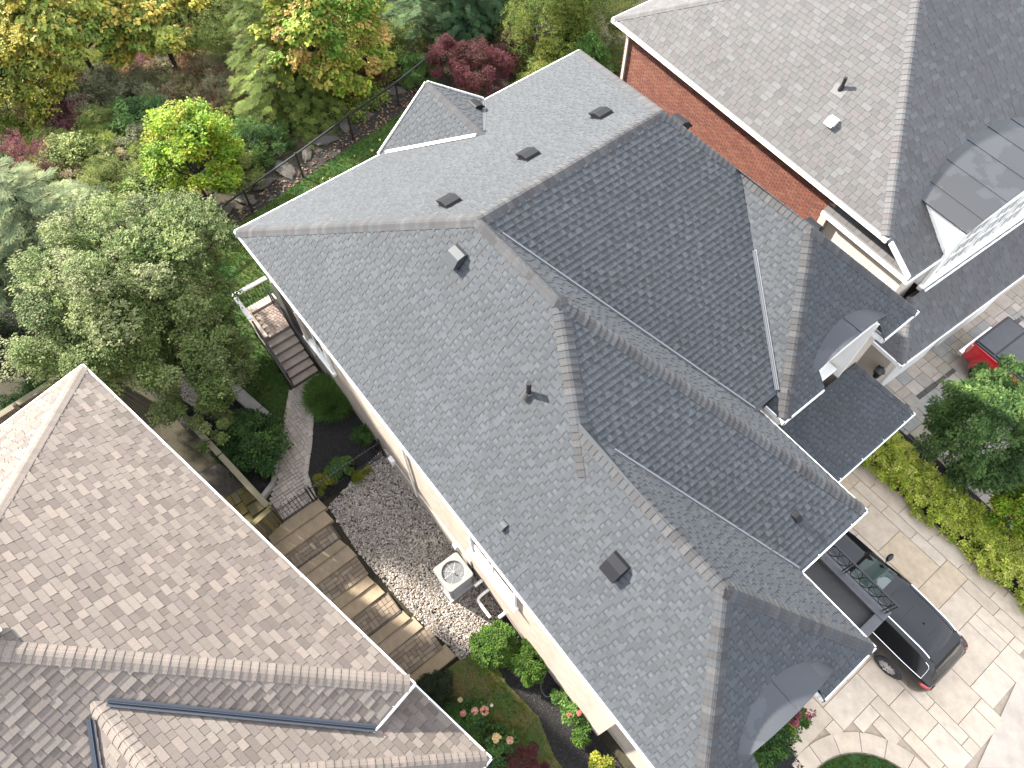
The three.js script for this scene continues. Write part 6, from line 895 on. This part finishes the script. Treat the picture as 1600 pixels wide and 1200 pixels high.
// far woods out of the frame's reach but seen past the edge
{ const far = over([[-30, -66], [60, -66], [60, -36], [-30, -38]], 3.2, (x, z, r) => { const P = pals[['olive', 'yellowgreen', 'deep', 'birch'][Math.floor(r() * 4)]], c = P[Math.floor(r() * P.length)]; return { p: V3(x, gy(z) + lerp(0.5, 4.5, r()), z), e: [r() - 0.5, r() * 6, r() - 0.5], s: lerp(0.5, 0.9, r()), c: C(c[0] * VEG, c[1] * VEG, c[2] * VEG) }; }, 303); scatter('distant_wood', sprays.broad, foliageMat, far, 'stuff').userData.label = 'dense wood beyond the clearing at the top'; }
// garden of the middle house and its neighbour
tree('garden_tree', 'large pale green tree spreading over the left neighbour and its fence', gb(-0.75, -15.4), { c: [-1.0, 4.7, -16.6], r: [3.4, 2.5, 2.5], gain: 1.3, n: 19000, leaf: 0.135, pal: 'pear', type: 'broad', clumps: 120, seed: 401, trunk: 0.17, spread: 0.22, more: [{ c: [-0.55, 3.6, -14.3], r: [1.8, 1.7, 1.6], n: 6000, clumps: 50, seed: 402, spread: 0.24 }, { c: [-0.35, 3.5, -15.5], r: [1.3, 1.5, 1.4], n: 3000, clumps: 40, seed: 403, spread: 0.24 }, { c: [-1.0, 2.5, -12.9], r: [0.7, 0.8, 0.8], n: 700, clumps: 14, seed: 404 }] });
shrub('evergreen_shrub', 'rounded dark green shrub between the wooden fence and the path', { c: [-0.5, 1.2, -12.2], r: [0.95, 0.85, 1.05], n: 2600, leaf: 0.15, pal: 'deep', type: 'broad', clumps: 40, seed: 405 });
shrub('ornamental_grass', 'fountain of fine green grass beside the back stairs path', { c: [2.15, 1.15, -12.2], r: [0.55, 0.45, 0.55], n: 620, leaf: 0.62, pal: 'brightgreen', type: 'tuft', clumps: 16, seed: 406, lo: 0.05 }, 'grass');
shrub('box_shrub', 'small dark clipped evergreen against the wall by the iron fence', { c: [2.32, 1.0, -10.4], r: [0.28, 0.75, 0.3], n: 700, leaf: 0.11, pal: 'deep', type: 'small', clumps: 16, seed: 407 });
shrub('golden_shrub', 'yellow green low shrub behind the iron fence by the gate', { c: [0.6, 0.95, -9.95], r: [0.36, 0.35, 0.3], n: 600, leaf: 0.11, pal: 'gold', type: 'small', clumps: 14, seed: 408 });
{ const t = shrub('flowering_perennial', 'leafy perennial with small blue flowers behind the iron fence', { c: [1.25, 0.95, -10.0], r: [0.36, 0.38, 0.3], n: 520, leaf: 0.15, pal: 'brightgreen', type: 'lance', clumps: 14, seed: 409 }, 'plant'); const r = rng(3); for (let i = 0; i < 7; i++) { const m = mesh('flower', sprays.small, std([0.10, 0.10, 0.42], 0.7), t); m.scale.setScalar(0.07); m.position.set((r() - 0.5) * 0.6, 0.42 + 0.15 * r(), (r() - 0.5) * 0.4); } }
shrub('golden_shrub', 'low yellow green plant on the pebbles edge outside the iron fence', { c: [1.6, 0.85, -9.5], r: [0.5, 0.22, 0.18], n: 420, leaf: 0.10, pal: 'gold', type: 'small', clumps: 14, seed: 410 });
shrub('globe_shrub', 'clipped round green shrub nearer the air conditioner', { c: [1.85, 0.42, -3.15], r: [0.6, 0.62, 0.6], n: 3400, leaf: 0.10, pal: 'ball', type: 'broad', clumps: 110, seed: 411, lo: 0.8, spread: 0.16, bump: 0.06 });
shrub('globe_shrub', 'looser round green shrub beside the wall, next to the clipped one', { c: [2.32, 0.35, -2.2], r: [0.5, 0.55, 0.55], n: 1700, leaf: 0.13, pal: 'ball', type: 'lance', clumps: 60, seed: 412, lo: 0.7, spread: 0.2 });
shrub('low_shrub', 'small round yellow green plant in the mulch by the wall', { c: [2.4, 0.2, -1.0], r: [0.22, 0.24, 0.22], n: 420, leaf: 0.10, pal: 'brightgreen', type: 'broad', clumps: 14, seed: 413 });
{ const t = shrub('rose_bush', 'rose bush with two coral red blooms beside the wall', { c: [2.42, 0.32, -0.5], r: [0.3, 0.38, 0.3], n: 330, leaf: 0.13, pal: 'brightgreen', type: 'broad', clumps: 12, seed: 414 }, 'rose'); for (const p of [[-0.1, 0.62, 0.0], [0.12, 0.7, 0.12]]) { const gs = []; const r = rng(9); for (let i = 0; i < 14; i++) { const g = new THREE.SphereGeometry(0.05, 6, 4, 0, 3, 0, 1.4); g.scale(1, 0.5, 1); g.rotateX(r() * 1.2 - 0.6); g.rotateY(r() * 6.28); g.translate((r() - 0.5) * 0.05, 0.02 * i / 14, (r() - 0.5) * 0.05); gs.push(g); } mesh('bloom', gs, std([0.42, 0.035, 0.045], 0.7), t).position.set(...p); } }
shrub('low_shrub', 'dark leafy plant beside the roses in the mulch', { c: [2.3, 0.22, 0.05], r: [0.32, 0.28, 0.26], n: 420, leaf: 0.12, pal: 'ball', type: 'broad', clumps: 14, seed: 415 });
shrub('low_shrub', 'yellow green plant lowest along the wall, half hidden by the gutter', { c: [2.25, 0.3, 0.85], r: [0.26, 0.4, 0.28], n: 420, leaf: 0.12, pal: 'gold', type: 'broad', clumps: 14, seed: 416 });
shrub('yew_shrub', 'dark low yew under the corner of the brown roof', { c: [-0.2, 0.35, -3.2], r: [0.6, 0.5, 0.5], n: 2200, leaf: 0.13, pal: 'dark', type: 'small', clumps: 44, seed: 417, lo: 0.6 });
shrub('yew_shrub', 'dark yew behind the pink hydrangea heads', { c: [-0.2, 0.35, -2.0], r: [0.6, 0.5, 0.75], n: 1600, leaf: 0.13, pal: 'deep', type: 'small', clumps: 36, seed: 418, lo: 0.6 });
{ // hydrangeas
  const hy = (label, c, heads, seed) => { const t = shrub('hydrangea', label, { c: [c[0], 0.32, c[1]], r: [0.42, 0.42, 0.45], n: 620, leaf: 0.17, pal: 'deep', type: 'broad', clumps: 20, seed }, 'hydrangea'); heads.forEach(([x, y, z, s, col], i) => { const r = rng(seed + i), L = []; const g = []; for (let k = 0; k < 70; k++) { const a = r() * 6.28, h = r(), q = Math.sin(h * 2.6 + 0.35); const p = [q * s * Math.cos(a) * 0.8, s * (h * 2 - 0.8), q * s * Math.sin(a) * 0.8]; const f = leafShape.clone(); f.scale(s * 0.55, s * 0.55, s * 0.55); f.rotateX(r() * 2 - 1); f.rotateY(r() * 6); f.translate(...p); g.push(f); } const m = mesh('flower_head', g, std(col, 0.8), t); m.position.set(x - c[0], y, z - c[1]); }); };
  hy('hydrangea with four pale pink and cream heads beside the side lawn', [0.3, -2.0], [[0.28, 0.85, -2.55, 0.07, [0.30, 0.24, 0.13]], [0.15, 0.8, -2.25, 0.09, [0.30, 0.13, 0.10]], [0.42, 0.85, -2.1, 0.10, [0.36, 0.19, 0.135]], [0.62, 0.85, -1.95, 0.125, [0.36, 0.17, 0.11]], [0.85, 0.7, -1.95, 0.045, [0.45, 0.42, 0.34]]], 430);
  hy('hydrangea with one cream and one pink head by the lowest corner', [0.42, -1.0], [[0.48, 0.85, -1.25, 0.13, [0.42, 0.30, 0.14]], [0.72, 0.8, -1.0, 0.10, [0.38, 0.21, 0.14]]], 440);
}
shrub('barberry_shrub', 'burgundy barberry at the bottom edge beside the brown roof', { c: [0.6, 0.35, -0.25], r: [0.8, 0.45, 0.6], n: 1500, leaf: 0.10, pal: 'crimson', type: 'small', clumps: 34, seed: 419 });
{ const t = shrub('creeping_shrub', 'fine dark evergreen under the front metal canopy', { c: [6.0, 0.45, 3.1], r: [0.8, 0.55, 0.7], n: 1900, leaf: 0.13, pal: 'deep', type: 'lance', clumps: 40, seed: 420 }); }
{ // planter of red flowers at the corner of the drive
  const t = thing('flower_pot', 'dark pot overflowing with red and lime flowers at the driveway corner', 'planter', [7.0, 0, 3.05]);
  mesh('pot', new THREE.LatheGeometry([[0.02, 0], [0.2, 0], [0.25, 0.2], [0.29, 0.42], [0.31, 0.44], [0.29, 0.46], [0.26, 0.44], [0.24, 0.4], [0.02, 0.4]].map(p => new THREE.Vector2(...p)), 24), std([0.05, 0.045, 0.045], 0.6), t);
  const a = crownSpots({ c: [0, 0.6, 0], r: [0.42, 0.3, 0.42], n: 520, leaf: 0.13, pal: 'brightgreen', clumps: 18, seed: 421 }).spots, b = crownSpots({ c: [0.05, 0.66, 0], r: [0.5, 0.34, 0.5], n: 120, leaf: 0.10, pal: 'red', clumps: 22, seed: 422, spread: 0.2 }).spots, c = crownSpots({ c: [-0.3, 0.55, 0.15], r: [0.22, 0.18, 0.22], n: 120, leaf: 0.15, pal: 'hedge', clumps: 8, seed: 423 }).spots;
  b.forEach(o => o.c.multiplyScalar(1.7)); scatter('foliage', sprays.lance, foliageMat, a, 'stuff', t); scatter('red_blooms', sprays.maple, foliageMat, b, 'stuff', t); scatter('lime_leaves', sprays.maple, foliageMat, c, 'stuff', t);
}
{ // the lime hedge between the drives: one clipped run
  const t = thing('low_hedge', 'long lime yellow hedge dividing the tan driveway from the next one', 'hedge'), all = [], line = [[14.95, -1.0], [15.12, -0.2], [15.14, 1.2], [15.16, 2.6], [15.16, 4.2], [15.16, 5.8], [15.16, 7.4]];
  for (let i = 0; i < 30; i++) { const u = i / 29 * 5.999, k = Math.floor(u), q = [lerp(line[k][0], line[k + 1][0], u - k), lerp(line[k][1], line[k + 1][1], u - k)]; all.push(...crownSpots({ c: [q[0], 0.42, q[1]], r: [0.74 + 0.1 * Math.sin(i * 2.1), 0.50 + 0.08 * Math.sin(i * 1.3), 0.4], n: 360, leaf: 0.125, pal: 'hedge', half: true, lo: 0.62, clumps: 22, spread: 0.22, seed: 500 + i }).spots, ...crownSpots({ c: [q[0] - 0.05, 0.16, q[1]], r: [0.80 + 0.07 * Math.sin(i * 1.7), 0.25, 0.4], n: 170, leaf: 0.125, pal: 'hedge', half: true, lo: 0.7, clumps: 18, spread: 0.2, seed: 560 + i }).spots); }
  scatter('foliage', sprays.broad, foliageMat, all, 'stuff', t); mesh('stems', Array.from({ length: 24 }, (_, i) => rod([15.2, -0.03, -0.9 + i * 0.34], [15.2 + 0.3 * Math.sin(i * 3), 0.45, -0.9 + i * 0.34 + 0.1 * Math.cos(i * 5)], 0.02, 0.01, 5)), barkMat, t, 'stuff'); rebase(t, [15.2, 0, 3]);
}
tree('hornbeam_tree', 'full rounded mid green tree in front of the red pickup', gb(16.5, 1.5), { c: [16.45, 2.5, 1.35], r: [1.45, 1.75, 1.45], n: 6500, leaf: 0.165, pal: 'hornbeam', type: 'lance', clumps: 90, seed: 424, spread: 0.24, lo: 0.6, trunk: 0.09, more: [{ c: [17.4, 3.3, 0.75], r: [0.8, 0.8, 0.8], n: 1500, clumps: 24, seed: 425 }] });
tree('small_tree', 'bright green small tree at the right edge below the rounded one', gb(16.1, 3.95), { c: [16.0, 1.75, 3.75], r: [0.95, 1.0, 1.0], n: 2400, leaf: 0.17, pal: 'lime', type: 'broad', clumps: 40, seed: 426, trunk: 0.06 });
// shade plants behind the brown roofed house
shrub('cedar_hedge', 'dark evergreen at the far left edge behind the board fence', { c: [-5.2, 2.0, -19.4], r: [1.0, 2.0, 1.3], n: 2400, leaf: 0.2, pal: 'dark', type: 'small', clumps: 44, seed: 427 }, 'shrub');
shrub('leafy_shrub', 'small bright shrub in the dark gap behind the board fence', { c: [-3.9, 1.2, -19.2], r: [0.7, 0.5, 0.5], n: 700, leaf: 0.15, pal: 'birch', type: 'broad', clumps: 20, seed: 428 });
shrub('leafy_shrub', 'dark green shrub trailing along the board fence', { c: [-4.9, 1.3, -17.9], r: [1.7, 0.6, 0.4], n: 1400, leaf: 0.14, pal: 'deep', type: 'small', clumps: 40, seed: 429 });
shrub('burgundy_shrub', 'dark burgundy shrub in the shade left of the large tree', { c: [-4.0, 1.2, -20.4], r: [1.3, 0.7, 0.8], n: 1200, leaf: 0.14, pal: 'burgundy', type: 'small', clumps: 26, seed: 431 });
{ const h = thing('garden_hose', 'grey garden hose looping out from the wall onto the mulch', 'hose'); mesh('hose', tube([[2.6, 0.35, -1.75], [2.5, 0.1, -1.7], [2.3, 0.03, -1.62], [2.18, 0.03, -1.45], [2.2, 0.03, -1.25], [2.4, 0.03, -1.2]], 0.013, 40, 6), std([0.09, 0.09, 0.085], 0.5), h); rebase(h, [2.3, 0, -1.2]); }
renderer.render(scene, camera);
